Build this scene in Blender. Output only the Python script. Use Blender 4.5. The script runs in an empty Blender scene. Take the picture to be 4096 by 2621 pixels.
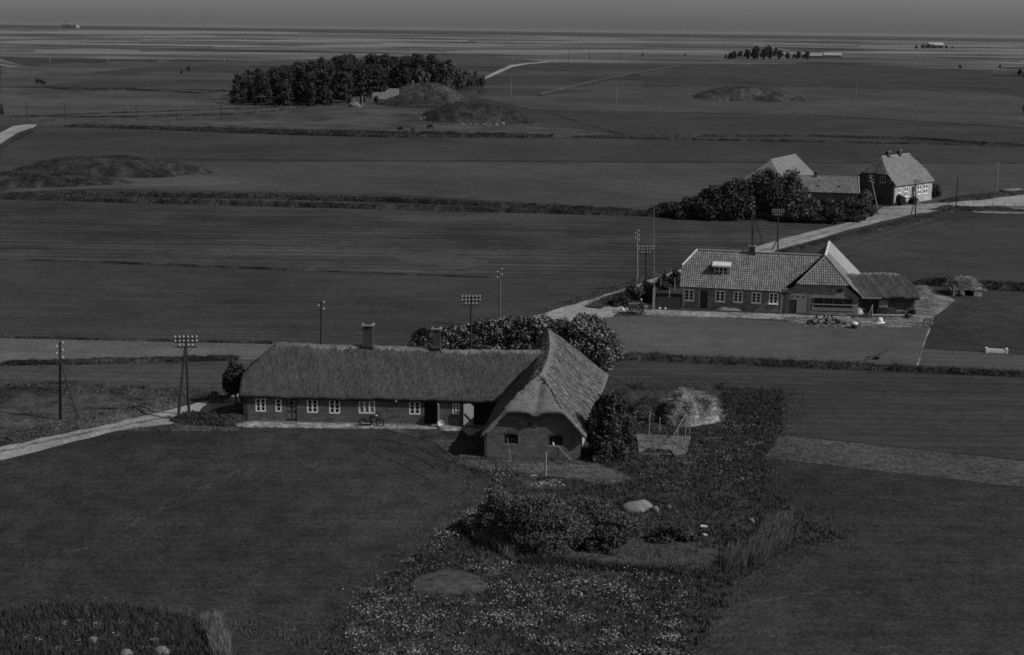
import bpy, math, random
import numpy as np
from mathutils import Vector, Matrix
from mathutils.geometry import delaunay_2d_cdt

scene = bpy.context.scene
col = scene.collection
rnd = random.Random(7)
rng = np.random.default_rng(7)

# ------------------------------------------------------------------ camera
F, CX, CY, CAMH = 5600.0, 2048.0, 1310.5, 31.0           # in pixels of the 4096 x 2621 photograph; camera height in m
PITCH = math.atan((CY - 122) / F)
ROLL = math.atan(55 / 4096)
_cp, _sp, _cr, _sr = math.cos(PITCH), math.sin(PITCH), math.cos(ROLL), math.sin(ROLL)
FW = Vector((0, _cp, -_sp)); _u0 = Vector((0, _sp, _cp)); _r0 = Vector((1, 0, 0))
RT = _cr * _r0 + _sr * _u0
UP = _cr * _u0 - _sr * _r0
cam_d = bpy.data.cameras.new('camera'); cam = bpy.data.objects.new('camera', cam_d); col.objects.link(cam)
M3 = Matrix((RT, UP, -FW)).transposed()
cam.matrix_world = Matrix.Translation((0, 0, CAMH)) @ M3.to_4x4()
cam_d.sensor_width = 36; cam_d.lens = 36 * F / 4096
cam_d.clip_start = 0.5; cam_d.clip_end = 80000
scene.camera = cam

# ------------------------------------------------------------------ sky, sun, exposure
SUN_EL = math.radians(41); SUN_AZ = math.atan2(0.94, -0.34)     # azimuth clockwise from +Y
w = bpy.data.worlds.new('World'); scene.world = w; w.use_nodes = True
nt = w.node_tree; nt.nodes.clear()
sky = nt.nodes.new('ShaderNodeTexSky'); sky.sky_type = 'NISHITA'; sky.sun_disc = False
sky.sun_elevation = SUN_EL; sky.sun_rotation = SUN_AZ; sky.air_density = 1.0; sky.dust_density = 1.5
bw = nt.nodes.new('ShaderNodeRGBToBW'); bg = nt.nodes.new('ShaderNodeBackground'); wo = nt.nodes.new('ShaderNodeOutputWorld')
bg.inputs[1].default_value = 0.08
nt.links.new(sky.outputs[0], bw.inputs[0]); nt.links.new(bw.outputs[0], bg.inputs[0]); nt.links.new(bg.outputs[0], wo.inputs[0])
sd = bpy.data.lights.new('sun', 'SUN'); sd.energy = 5.0; sd.angle = math.radians(0.5); sd.color = (1, 1, 1)
so = bpy.data.objects.new('sun', sd); col.objects.link(so)
to_sun = Vector((math.sin(SUN_AZ) * math.cos(SUN_EL), math.cos(SUN_AZ) * math.cos(SUN_EL), math.sin(SUN_EL)))
so.rotation_euler = to_sun.to_track_quat('Z', 'Y').to_euler(); so.location = (60, 60, 90)
scene.view_settings.view_transform = 'Standard'; scene.view_settings.look = 'None'
scene.view_settings.exposure = -0.5; scene.view_settings.gamma = 1.0
scene.cycles.filter_width = 1.7; scene.cycles.use_denoising = False          # keep the fine grain of the ground

# ------------------------------------------------------------------ terrain
HILLS = [(-60, 490, 52, 26, 4.5), (-62, 640, 60, 50, 4.0), (112, 668, 75, 42, 3.2), (230, 900, 160, 90, 3.0)]
def sstep(a, b, t):
    t = min(1, max(0, (t - a) / (b - a))); return t * t * (3 - 2 * t)
def hz(x, y):
    k = sstep(300, 430, y) * (1 - sstep(1000, 1400, y))
    if k <= 0: return 0.0
    z = 1.2 * math.sin(x / 61 + 1.1) * math.sin(y / 47 + .4) + 0.9 * math.sin(x / 97 - y / 71)
    for cx, cy, sx, sy, a in HILLS:
        q = ((x - cx) / sx) ** 2 + ((y - cy) / sy) ** 2
        if q < 14: z += a * math.exp(-.5 * q)
    return z * k
def ray(u, v):
    return FW + RT * ((u - CX) / F) - UP * ((v - CY) / F)
def gp(u, v, z=0.0):
    """pixel of the photograph -> point on the ground (plus z)"""
    d = ray(u, v)
    if d.z > -1e-5: d.z = -1e-5
    t = (z - CAMH) / d.z; y = d.y * t
    if y < 290 or y > 1400: return Vector((d.x * t, y, z))
    a = 280 / d.y; b = a
    while True:
        b *= 1.012
        if CAMH + d.z * b <= hz(d.x * b, d.y * b) + z or b * d.y > 1600: break
        a = b
    for _ in range(14):
        m = (a + b) / 2
        if CAMH + d.z * m <= hz(d.x * m, d.y * m) + z: b = m
        else: a = m
    return Vector((d.x * b, d.y * b, CAMH + d.z * b))
def height_at(u, v, Y):
    d = ray(u, v); t = Y / d.y
    return CAMH + d.z * t
def x_at(u, v, Y):
    d = ray(u, v); return d.x * Y / d.y
S = 4096 / 2407.0
def D(*pts): return [(x * S, y * S) for x, y in pts]        # points read off the 2407 px wide view

# ------------------------------------------------------------------ materials
MATS = {}
def newmat(name):
    m = bpy.data.materials.new(name); m.use_nodes = True
    n = m.node_tree.nodes; n.clear()
    o = n.new('ShaderNodeOutputMaterial'); p = n.new('ShaderNodeBsdfPrincipled')
    p.inputs['Roughness'].default_value = .9; p.inputs['Specular IOR Level'].default_value = .15
    m.node_tree.links.new(p.outputs[0], o.inputs[0])
    MATS[name] = m
    return m, m.node_tree, p
def nd(t, kind, **kw):
    n = t.nodes.new(kind)
    for k, v in kw.items(): setattr(n, k, v)
    return n
def coords(t, scale=(1, 1, 1), rot=0, world=False):
    g = nd(t, 'ShaderNodeNewGeometry') if world else nd(t, 'ShaderNodeTexCoord')
    mp = nd(t, 'ShaderNodeMapping'); mp.inputs['Scale'].default_value = scale
    mp.inputs['Rotation'].default_value = (0, 0, rot)
    t.links.new(g.outputs['Position' if world else 'Object'], mp.inputs[0]); return mp
def noise(t, vec, scale, detail=4, rough=.6):
    n = nd(t, 'ShaderNodeTexNoise'); n.inputs['Scale'].default_value = scale
    n.inputs['Detail'].default_value = detail; n.inputs['Roughness'].default_value = rough
    t.links.new(vec.outputs[0], n.inputs['Vector']); return n
def rng_map(t, src, lo, hi, a=.3, b=.7):
    m = nd(t, 'ShaderNodeMapRange'); m.inputs['From Min'].default_value = a; m.inputs['From Max'].default_value = b
    m.inputs['To Min'].default_value = lo; m.inputs['To Max'].default_value = hi
    t.links.new(src, m.inputs['Value']); return m
def mul(t, a, b):
    m = nd(t, 'ShaderNodeMath', operation='MULTIPLY'); t.links.new(a, m.inputs[0])
    if isinstance(b, (int, float)): m.inputs[1].default_value = b
    else: t.links.new(b, m.inputs[1])
    return m
def bump(t, p, src, strength, dist):
    b = nd(t, 'ShaderNodeBump'); b.inputs['Strength'].default_value = strength; b.inputs['Distance'].default_value = dist
    t.links.new(src, b.inputs['Height']); t.links.new(b.outputs[0], p.inputs['Normal'])
def tonal(name, tone, var=.3, s1=1.0, s2=8.0, stretch=(1, 1, 1), rot=0, bmp=0, bd=.05, rough=.9, world=False, island=0):
    """grey surface: a base tone broken up by coarse and fine noise"""
    if name in MATS: return MATS[name]
    m, t, p = newmat(name)
    c = coords(t, stretch, rot, world)
    a = noise(t, c, s1, 4); b = noise(t, c, s2, 3, .7)
    r1 = rng_map(t, a.outputs[0], 1 - var, 1 + var); r2 = rng_map(t, b.outputs[0], 1 - var, 1 + var)
    k = mul(t, mul(t, r1.outputs[0], r2.outputs[0]).outputs[0], tone)
    if island:
        g = nd(t, 'ShaderNodeNewGeometry'); r3 = rng_map(t, g.outputs['Random Per Island'], 1 - island, 1 + island, 0, 1)
        k = mul(t, k.outputs[0], r3.outputs[0])
    t.links.new(k.outputs[0], p.inputs['Base Color']); p.inputs['Roughness'].default_value = rough
    if bmp: bump(t, p, b.outputs[0], bmp, bd)
    return m
def fieldmat(name, tone, var=.16, row=0.0, rowang=0.0, rowfreq=1.2, coarse=.02, mid=.35, streak=1.0, bmp=.5):
    """farm land: broad patches, tufty mid scale, fine grain and faint drill rows"""
    if name in MATS: return MATS[name]
    m, t, p = newmat(name)
    c0 = coords(t, (1, 1, 0), 0); c1 = coords(t, (1 / streak, 1, 0), -rowang)
    a = noise(t, c0, coarse, 9, .72); b = noise(t, c1, mid, 9, .8); f = noise(t, c1, 3.5, 5, .85)
    r = mul(t, rng_map(t, a.outputs[0], 1 - var * 1.7, 1 + var * 1.7, .38, .62).outputs[0], rng_map(t, b.outputs[0], 1 - var * 2.0, 1 + var * 2.0, .36, .64).outputs[0])
    r = mul(t, r.outputs[0], rng_map(t, f.outputs[0], 1 - var * 3.0, 1 + var * 3.0, .36, .64).outputs[0])
    if row:
        wv = nd(t, 'ShaderNodeTexWave'); wv.inputs['Scale'].default_value = rowfreq; wv.inputs['Distortion'].default_value = 1.5
        wv.inputs['Detail'].default_value = 2; wv.bands_direction = 'Y'
        t.links.new(c1.outputs[0], wv.inputs[0])
        r = mul(t, r.outputs[0], rng_map(t, wv.outputs[0], 1 - row, 1 + row, 0, 1).outputs[0])
    k = mul(t, r.outputs[0], tone)
    t.links.new(k.outputs[0], p.inputs['Base Color'])
    p.inputs['Specular IOR Level'].default_value = .05
    if bmp: bump(t, p, f.outputs[0], bmp, .12)
    return m
def leafmat(name, tone, isl=.55):
    if name in MATS: return MATS[name]
    m, t, p = newmat(name)
    c = coords(t, (1, 1, 1)); a = noise(t, c, .9, 3)
    g = nd(t, 'ShaderNodeNewGeometry'); r3 = rng_map(t, g.outputs['Random Per Island'], 1 - isl, 1 + isl, 0, 1)
    k = mul(t, mul(t, rng_map(t, a.outputs[0], .7, 1.3).outputs[0], r3.outputs[0]).outputs[0], tone)
    t.links.new(k.outputs[0], p.inputs['Base Color']); p.inputs['Roughness'].default_value = .8
    return m
def brickmat(name, tone, mortar=1.25):
    if name in MATS: return MATS[name]
    m, t, p = newmat(name)
    tc = nd(t, 'ShaderNodeTexCoord'); sx = nd(t, 'ShaderNodeSeparateXYZ'); t.links.new(tc.outputs['Object'], sx.inputs[0])
    ad = nd(t, 'ShaderNodeMath', operation='ADD'); t.links.new(sx.outputs[0], ad.inputs[0]); t.links.new(sx.outputs[1], ad.inputs[1])
    cb = nd(t, 'ShaderNodeCombineXYZ'); t.links.new(ad.outputs[0], cb.inputs[0]); t.links.new(sx.outputs[2], cb.inputs[1])
    br = nd(t, 'ShaderNodeTexBrick'); br.inputs['Scale'].default_value = 1; br.inputs['Brick Width'].default_value = .24
    br.inputs['Row Height'].default_value = .075; br.inputs['Mortar Size'].default_value = .011
    br.inputs['Color1'].default_value = (tone * .7,) * 3 + (1,); br.inputs['Color2'].default_value = (tone * 1.3,) * 3 + (1,)
    br.inputs['Mortar'].default_value = (tone * mortar,) * 3 + (1,)
    t.links.new(cb.outputs[0], br.inputs['Vector'])
    bwn = nd(t, 'ShaderNodeRGBToBW'); t.links.new(br.outputs['Color'], bwn.inputs[0])
    c = coords(t, (1, 1, 2.5)); a = noise(t, c, 1.1, 5, .65)
    k = mul(t, bwn.outputs[0], rng_map(t, a.outputs[0], .6, 1.4).outputs[0])
    t.links.new(k.outputs[0], p.inputs['Base Color']); bump(t, p, br.outputs['Fac'], -.4, .01)
    return m
def thatchmat(name, tone, var=.3):
    if name in MATS: return MATS[name]
    m, t, p = newmat(name)
    c = coords(t, (3.5, 2.2, 1.8)); f = noise(t, c, 1.8, 7, .8)
    c0 = coords(t, (.5, .9, .9)); a = noise(t, c0, .6, 8, .75); c2 = coords(t, (1, 1, 1)); b = noise(t, c2, 3.2, 4, .7)
    k = mul(t, rng_map(t, f.outputs[0], 1 - var, 1 + var).outputs[0], rng_map(t, a.outputs[0], 1 - var * 1.2, 1 + var * 1.2).outputs[0])
    k = mul(t, mul(t, k.outputs[0], rng_map(t, b.outputs[0], 1 - var, 1 + var).outputs[0]).outputs[0], tone)
    t.links.new(k.outputs[0], p.inputs['Base Color']); bump(t, p, f.outputs[0], .8, .06)
    return m
def glassmat():
    m, t, p = newmat('window_glass')
    p.inputs['Base Color'].default_value = (.01, .01, .01, 1); p.inputs['Roughness'].default_value = .12
    p.inputs['Specular IOR Level'].default_value = .4
    return m
glass = glassmat()
curtain = tonal('curtain_glass', .16, .2, 3, 12, rough=.4)
white = tonal('white_paint', 0.62, .15, 2, 14, bmp=.1)
cream = tonal('cream_paint', .42, .2, 2, 14)
darkwood = tonal('dark_wood', .045, .3, 2, 18, (4, 4, .6), bmp=.3)
greywood = tonal('weathered_wood', .22, .3, 2, 18, (5, 5, .7), bmp=.3)
palewood = tonal('pale_boards', 0.26, .25, 2, 14, (1, 4, 4), bmp=.3)
tarwood = tonal('tarred_pole', .035, .3, 2, 18, (4, 4, .4), bmp=.3)
greypole = tonal('grey_pole', .2, .3, 2, 18, (4, 4, .4), bmp=.3)
porcelain = tonal('porcelain', 0.38, .05, 4, 20, rough=.25)
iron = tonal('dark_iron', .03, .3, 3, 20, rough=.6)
stone = tonal('field_stone', 0.16, .3, 1.5, 9, bmp=.5, bd=.04)
stone_d = tonal('dark_stone', .16, .3, 1.5, 9, bmp=.5, bd=.04)
concrete = tonal('concrete', 0.12, .2, .8, 9, bmp=.3, bd=.02)
plaster = tonal('limewash', 0.36, .2, .7, 6, bmp=.2, bd=.02)
brick = brickmat('brick_old', 0.088); brick2 = brickmat('brick_yellow', 0.17); brick3 = brickmat('brick_sunlit', 0.3); brick_d = brickmat('brick_red_and_shaded', .05)
thatch = thatchmat('thatch_old', 0.06, .26); thatch_b = thatchmat('thatch_barn', 0.135, .22); ridge_m = thatchmat('thatch_ridge', 0.125, .4)
tile_m = tonal('roof_tile', 0.16, .2, .6, 4, island=.25); tile_l = tonal('roof_tile_pale', 0.2, .15, .6, 5, island=.15)
tile_d = tonal('roof_tile_dark', 0.09, .2, .6, 4, island=.2); sheetm = tonal('fibre_cement', 0.25, .1, .5, 5)
straw = tonal('straw', .25, .25, .9, 5, bmp=.2); strawd = tonal('straw_old', .1, .45, .9, 5, bmp=.25); straw_b = leafmat('straw_blade', .25, .25)
sand = tonal('sand', .34, .2, .6, 6, bmp=.4); gravelm = tonal('gravel', 0.16, .3, .5, 3.5, bmp=.5)
barkm = tonal('bark', .05, .3, 1, 8, (3, 3, .6), bmp=.4)
leaf_dark = leafmat('leaf_dark', .045); leaf_mid = leafmat('leaf_mid', .075); leaf_pale = leafmat('leaf_pale', 0.12, .8); leaf_pine = leafmat('leaf_pine', .035); leaf_willow = leafmat('leaf_willow', 0.07, .5)
blade_dark = leafmat('blade_dark', 0.046); blade_mid = leafmat('blade_mid', .075); blade_pale = leafmat('blade_pale', 0.14); petal = leafmat('petal', 0.26, .5)
blade_heath = leafmat('blade_heath', 0.045, .6)
hidem = tonal('cow_hide', .02, .3, 2, 8); skinm = tonal('skin', .4, .1, 4, 12); clothm = tonal('dark_cloth', .05, .25, 4, 14); trouser = tonal('trouser_cloth', .09, .25, 4, 14)
rubber = tonal('rubber', .02, .2, 4, 20)

# ------------------------------------------------------------------ object helpers
def tag(o, label=None, cat=None, group=None, kind=None):
    if label: o['label'] = label
    if cat: o['category'] = cat
    if group: o['group'] = group
    if kind: o['kind'] = kind
    return o
def empty(name, loc, rz=0.0, label=None, cat=None, group=None):
    o = bpy.data.objects.new(name, None); col.objects.link(o); o.location = loc; o.rotation_euler = (0, 0, rz)
    o.empty_display_size = .3
    return tag(o, label, cat, group)
def npmesh(name, V, Q, mat, parent=None, smooth=False):
    V = np.asarray(V, dtype=np.float32); Q = np.asarray(Q, dtype=np.int32)
    me = bpy.data.meshes.new(name); n, k = Q.shape
    me.vertices.add(len(V)); me.vertices.foreach_set('co', V.ravel())
    me.loops.add(n * k); me.loops.foreach_set('vertex_index', Q.ravel())
    me.polygons.add(n); me.polygons.foreach_set('loop_start', np.arange(0, n * k, k, dtype=np.int32))
    me.polygons.foreach_set('use_smooth', np.full(n, bool(smooth)))
    me.update(calc_edges=True)
    if mat: me.materials.append(mat)
    o = bpy.data.objects.new(name, me); col.objects.link(o)
    if parent: o.parent = parent
    return o
class MB:
    def __init__(s): s.v = []; s.f = []
    def add(s, vs, fs):
        b = len(s.v); s.v += [tuple(p) for p in vs]; s.f += [tuple(i + b for i in f) for f in fs]; return s
    def box(s, x0, x1, y0, y1, z0, z1):
        return s.add([(x0, y0, z0), (x1, y0, z0), (x1, y1, z0), (x0, y1, z0), (x0, y0, z1), (x1, y0, z1), (x1, y1, z1), (x0, y1, z1)],
                     [(3, 2, 1, 0), (4, 5, 6, 7), (0, 1, 5, 4), (1, 2, 6, 5), (2, 3, 7, 6), (3, 0, 4, 7)])
    def beam(s, p, q, w, h):
        p, q = Vector(p), Vector(q); d = (q - p).normalized()
        a = d.cross(Vector((0, 0, 1)))
        if a.length < 1e-3: a = Vector((1, 0, 0))
        a.normalize(); b = a.cross(d)
        a *= w / 2; b *= h / 2
        return s.add([p - a - b, p + a - b, p + a + b, p - a + b, q - a - b, q + a - b, q + a + b, q - a + b],
                     [(3, 2, 1, 0), (4, 5, 6, 7), (0, 1, 5, 4), (1, 2, 6, 5), (2, 3, 7, 6), (3, 0, 4, 7)])
    def tube(s, p, q, r0, r1=None, n=8):
        r1 = r0 if r1 is None else r1
        p, q = Vector(p), Vector(q); d = (q - p).normalized(); a = d.orthogonal().normalized(); b = d.cross(a)
        vs = []
        for c, r in ((p, r0), (q, r1)):
            vs += [c + (a * math.cos(2 * math.pi * i / n) + b * math.sin(2 * math.pi * i / n)) * r for i in range(n)]
        fs = [(i, (i + 1) % n, n + (i + 1) % n, n + i) for i in range(n)] + [tuple(range(n - 1, -1, -1)), tuple(range(n, 2 * n))]
        return s.add(vs, fs)
    def lathe(s, prof, c=(0, 0, 0), n=12):
        vs = [(c[0] + r * math.cos(2 * math.pi * i / n), c[1] + r * math.sin(2 * math.pi * i / n), c[2] + z) for r, z in prof for i in range(n)]
        m = len(prof)
        fs = [(j * n + i, j * n + (i + 1) % n, (j + 1) * n + (i + 1) % n, (j + 1) * n + i) for j in range(m - 1) for i in range(n)]
        fs += [tuple(range(n - 1, -1, -1)), tuple(range((m - 1) * n, m * n))]
        return s.add(vs, fs)
    def torus(s, c, ax, R, r, n=20, k=6):
        c = Vector(c); ax = Vector(ax).normalized(); a = ax.orthogonal().normalized(); b = ax.cross(a); vs = []
        for i in range(n):
            e = a * math.cos(2 * math.pi * i / n) + b * math.sin(2 * math.pi * i / n)
            vs += [c + e * (R + r * math.cos(2 * math.pi * j / k)) + ax * r * math.sin(2 * math.pi * j / k) for j in range(k)]
        return s.add(vs, [(i * k + j, ((i + 1) % n) * k + j, ((i + 1) % n) * k + (j + 1) % k, i * k + (j + 1) % k) for i in range(n) for j in range(k)])
    def prism(s, poly, y0, y1):
        """polygon in x,z pushed from y0 to y1"""
        n = len(poly); vs = [(x, y0, z) for x, z in poly] + [(x, y1, z) for x, z in poly]
        return s.add(vs, [tuple(range(n)), tuple(range(2 * n - 1, n - 1, -1))] + [(i, n + i, n + (i + 1) % n, (i + 1) % n) for i in range(n)])
    def blob(s, c, r, seed=0, nz=.15, nu=12, nv=8):
        q = random.Random(seed); ph = [q.uniform(0, 6.28) for _ in range(6)]; vs = []
        for j in range(1, nv):
            th = math.pi * j / nv
            for i in range(nu):
                a = 2 * math.pi * i / nu; d = (math.sin(th) * math.cos(a), math.sin(th) * math.sin(a), math.cos(th))
                k = 1 + nz * (math.sin(2 * a + ph[0]) * math.sin(th) + .7 * math.sin(3 * th + ph[1]) * math.sin(a + ph[2]) + .5 * math.sin(5 * a + ph[3]) * math.sin(2 * th + ph[4]))
                vs.append((c[0] + r[0] * d[0] * k, c[1] + r[1] * d[1] * k, c[2] + r[2] * d[2] * k))
        t = len(vs); vs += [(c[0], c[1], c[2] + r[2]), (c[0], c[1], c[2] - r[2])]
        fs = [(j * nu + i, (j + 1) * nu + i, (j + 1) * nu + (i + 1) % nu, j * nu + (i + 1) % nu) for j in range(nv - 2) for i in range(nu)]
        fs += [(t, i, (i + 1) % nu) for i in range(nu)] + [(t + 1, (nv - 2) * nu + (i + 1) % nu, (nv - 2) * nu + i) for i in range(nu)]
        return s.add(vs, fs)
    def build(s, name, mat, parent=None, smooth=False):
        me = bpy.data.meshes.new(name); me.from_pydata(s.v, [], s.f)
        if smooth: me.polygons.foreach_set('use_smooth', [True] * len(me.polygons))
        me.materials.append(mat); me.update()
        o = bpy.data.objects.new(name, me); col.objects.link(o)
        if parent: o.parent = parent
        return o
def copy_tree(o, parent=None):
    c = o.copy(); col.objects.link(c); c.parent = parent
    for ch in list(o.children): copy_tree(ch, c)
    return c

# ------------------------------------------------------------------ ground and fields
def lines(a, b, step, grow, far):
    r = [a]; s = step
    while r[-1] < far:
        if r[-1] > b: s *= grow
        r.append(r[-1] + s)
    return r
ys = lines(30, 720, 5.5, 1.09, 45000)
xp = lines(0, 270, 6, 1.12, 30000); xs = [-v for v in xp[:0:-1]] + xp
gv = [(x, y, hz(x, y)) for y in ys for x in xs]; nx = len(xs)
gf = [(j * nx + i, j * nx + i + 1, (j + 1) * nx + i + 1, (j + 1) * nx + i) for j in range(len(ys) - 1) for i in range(nx - 1)]
g = npmesh('ground', gv, gf, fieldmat('land_dark', 0.0365, .14, row=.05, rowfreq=.6), smooth=True); tag(g, kind='structure')
LEVEL = [0, 0]
def dens(px, step=36, jit=0.0):
    out = []
    for i, (a, b) in enumerate(px):
        c, d = px[(i + 1) % len(px)]; n = max(1, int(math.hypot(c - a, d - b) / step))
        for k in range(n):
            t = k / n; out.append((a + (c - a) * t + rnd.uniform(-jit, jit), b + (d - b) * t + rnd.uniform(-jit, jit) * .5))
    return out
def sheet(name, pts, mat, lift=None, cell=None, world=False, jit=0.0, kind='structure'):
    """a ground sheet laid over the terrain; pts are photo pixels (or world points)"""
    P = [Vector(p).to_2d() for p in pts] if world else [gp(u, v).to_2d() for u, v in dens(pts, jit=jit)]
    # drop repeats
    Q = [P[0]]
    for p in P[1:]:
        if (p - Q[-1]).length > .02: Q.append(p)
    P = Q; n = len(P)
    x0, x1 = min(p.x for p in P), max(p.x for p in P); y0, y1 = min(p.y for p in P), max(p.y for p in P)
    if cell is None: cell = 5.5 if y1 < 1500 else max(60, (y1 - y0) / 30)
    inner = []
    if y1 > 295:
        j = max(y0, 290 if y1 < 1500 else y0)
        while j < y1:
            i = x0
            while i < x1: inner.append(Vector((i + .37 * cell, j))); i += cell
            j += cell
        # keep the ones inside the outline
        A = np.array([(p.x, p.y) for p in P]); B = np.roll(A, -1, 0); K = np.array([(p.x, p.y) for p in inner]) if inner else np.zeros((0, 2))
        if len(K):
            ins = np.zeros(len(K), bool)
            for (ax, ay), (bx, by) in zip(A, B):
                c = ((ay > K[:, 1]) != (by > K[:, 1])) & (K[:, 0] < (bx - ax) * (K[:, 1] - ay) / ((by - ay) or 1e-9) + ax)
                ins ^= c
            inner = [p for p, k in zip(inner, ins) if k]
    vs, es, fs, *_ = delaunay_2d_cdt(P + inner, [(i, (i + 1) % n) for i in range(n)], [tuple(range(n))], 1, 1e-4)
    far = y0 > 900; LEVEL[far] += 1; k = LEVEL[far]          # each sheet lies a little above the one before
    V = [(p.x, p.y, hz(p.x, p.y) + (.01 * k if far else k * (.001 + .013 * sstep(288, 330, p.y)))) for p in vs]
    tris = []
    for f in fs:
        for k in range(1, len(f) - 1): tris.append((f[0], f[k], f[k + 1]))
    cnt_ = {}
    for a_, b_, c_ in tris:
        for e_ in ((a_, b_), (b_, c_), (c_, a_)): cnt_[tuple(sorted(e_))] = cnt_.get(tuple(sorted(e_)), 0) + 1
    for (a_, b_), c_ in cnt_.items():                      # close the cut edge down into the soil
        if c_ == 1:
            k0 = len(V); V += [V[a_], V[b_], (V[a_][0], V[a_][1], V[a_][2] - .3), (V[b_][0], V[b_][1], V[b_][2] - .3)]; tris += [(k0, k0 + 1, k0 + 3), (k0, k0 + 3, k0 + 2)]
    o = npmesh(name, V, tris, mat, smooth=True)
    return tag(o, kind=kind)
f_vd = fieldmat('field_very_dark', .034, .19, row=.05, rowfreq=.3, mid=.5)
f_d = fieldmat('field_dark', 0.041, .13, row=.1, rowfreq=.2, streak=3)
f_m = fieldmat('field_mid', 0.0547, .13, row=.09, rowfreq=.18, streak=3)
f_ml = fieldmat('field_midlight', 0.0684, .12, row=.09, rowfreq=.18, streak=3)
f_l = fieldmat('field_light', 0.095, .12, row=.06, rowfreq=.7, streak=2)
f_lawn = fieldmat('lawn', 0.0745, .10, mid=.25)
f_past = fieldmat('pasture', 0.0532, .2, mid=.18, coarse=.05, streak=2.5)
f_fur = fieldmat('field_furrowed', 0.0418, .2, row=.16, rowfreq=.1, streak=7, mid=.16)
f_rough = fieldmat('rough_grass', 0.0517, .3, mid=.5, coarse=.08)
f_weed = fieldmat('weeds', 0.0342, .3, mid=.7, coarse=.1)
f_far = fieldmat('far_plain', 0.105, .5, coarse=.0012, mid=.009, streak=14, bmp=0)
f_fard = fieldmat('far_meadow', 0.076, .22, coarse=.002, mid=.012, streak=8, bmp=0)
f_farl = fieldmat('far_pale', 0.16, .12, coarse=.003, mid=.01, streak=6, bmp=0)
f_farx = fieldmat('far_dark', 0.045, .15, coarse=.003, mid=.01, streak=6, bmp=0)
f_road = fieldmat('road_gravel', 0.2232, .13, mid=.8, coarse=.1)
f_rut = fieldmat('road_rut', 0.1364, .3, mid=1.2, coarse=.2)
f_yard = fieldmat('yard_gravel', 0.1820, .25, mid=1.2, coarse=.3)
f_sand = fieldmat('sand_bank', 0.14, .2, mid=.8, coarse=.2)
f_plough = fieldmat('ploughed_strip', 0.066, .25, row=.1, rowfreq=2.2, mid=1.2)

# far plain and its streaks
sheet('far_plain', D((0, 63.5), (2407, 95.5), (2407, 165), (2100, 158), (1700, 150), (1290, 148), (1100, 128), (560, 145), (300, 147), (0, 160)), f_far)
sheet('distant_land', [(-14000, 9500), (14000, 9500), (26000, 42000), (-26000, 42000)], f_farx, world=True, cell=4000)
for i, (a, b, c, d, m) in enumerate([(0, 72, 700, 79, f_farl), (120, 75, 560, 80, f_farl), (560, 92, 1100, 97, f_farl), (330, 100, 900, 104, f_fard), (0, 106, 500, 111, f_fard),
        (0, 121, 560, 127, f_farl), (80, 115, 330, 122, f_farl), (700, 104, 1180, 111, f_farl), (500, 84, 1000, 87, f_fard), (0, 90, 330, 94, f_fard), (0, 96, 260, 99, f_farl), (200, 86, 640, 88.5, f_farl), (300, 82, 700, 84, f_fard),
        (1050, 118, 1700, 123, f_farl), (900, 112, 1700, 117, f_fard), (1200, 126, 1700, 140, f_fard), (1690, 138, 2400, 147, f_fard), (1900, 121, 2300, 127, f_farl), (1930, 133, 2200, 138, f_fard), (2020, 106, 2380, 110, f_farl), (1120, 97, 1600, 100, f_farl), (1300, 104, 1680, 108, f_fard), (1750, 127, 2407, 131, f_fard)]):
    o = .0134 * (a + c) / 2; q = rnd.uniform(0, 3)
    wv = [(a + (c - a) * k / 8, b + (d - b) * (.5 - .5 * math.sin(math.pi * k / 8)) + rnd.uniform(-.4, .4)) for k in range(9)]
    wl = [(a + (c - a) * k / 8, d + rnd.uniform(-.3, .3)) for k in range(8, -1, -1)]
    sheet('field_strip', D(*(wv + wl)), m)
# middle distance
sheet('field', D((0, 158), (150, 150), (300, 147), (560, 145), (1100, 127), (1290, 146), (1700, 150), (2407, 165), (2407, 300), (1900, 262), (1200, 228), (1000, 300), (300, 300), (0, 296)), f_m)
sheet('field', D((0, 160), (60, 154), (180, 149), (430, 150), (300, 162), (170, 175), (110, 188), (60, 186), (0, 187)), f_ml, jit=1)
sheet('field', D((110, 190), (170, 176), (300, 163), (440, 152), (700, 160), (700, 212), (470, 217), (300, 211), (170, 212)), f_d, jit=1)
sheet('field', D((0, 206), (120, 208), (300, 212), (470, 219), (560, 214), (560, 262), (280, 272), (0, 274)), f_ml, jit=1)
sheet('field', D((0, 274), (280, 272), (560, 262), (720, 245), (800, 250), (1180, 262), (1260, 290), (1480, 321), (1240, 324), (800, 316), (150, 298), (0, 290)), f_past)
sheet('field', D((1113, 198), (1200, 160), (1290, 149), (1590, 153), (1400, 200), (1270, 225), (1120, 228)), f_d)
sheet('field', D((1590, 153), (1900, 150), (2330, 165), (2340, 205), (1890, 203), (1500, 205)), f_d)
sheet('field', D((1110, 228), (1270, 226), (1500, 206), (1890, 205), (2330, 220), (2407, 245), (2407, 300), (1900, 270), (1250, 258)), f_m)
sheet('field', D((1290, 266), (1900, 272), (2407, 305), (2407, 340), (1900, 322), (1480, 322)), f_d)
sheet('field', D((0, 350), (85, 304), (150, 299), (800, 318), (1240, 326), (1900, 322), (2407, 345), (2407, 385), (480, 376), (170, 368), (0, 420)), f_d)
sheet('field', D((440, 382), (2407, 387), (2407, 470), (2050, 480), (1600, 500), (900, 455), (0, 440), (0, 425), (200, 410)), f_m)
sheet('field', D((0, 452), (110, 428), (200, 412), (330, 407), (440, 410), (640, 422), (500, 436), (300, 442), (110, 446), (0, 460)), f_ml, jit=3)
sheet('field', D((0, 466), (600, 468), (1300, 492), (1600, 505), (1960, 525), (1880, 552), (1600, 640), (1150, 652), (0, 612)), f_fur)
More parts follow.
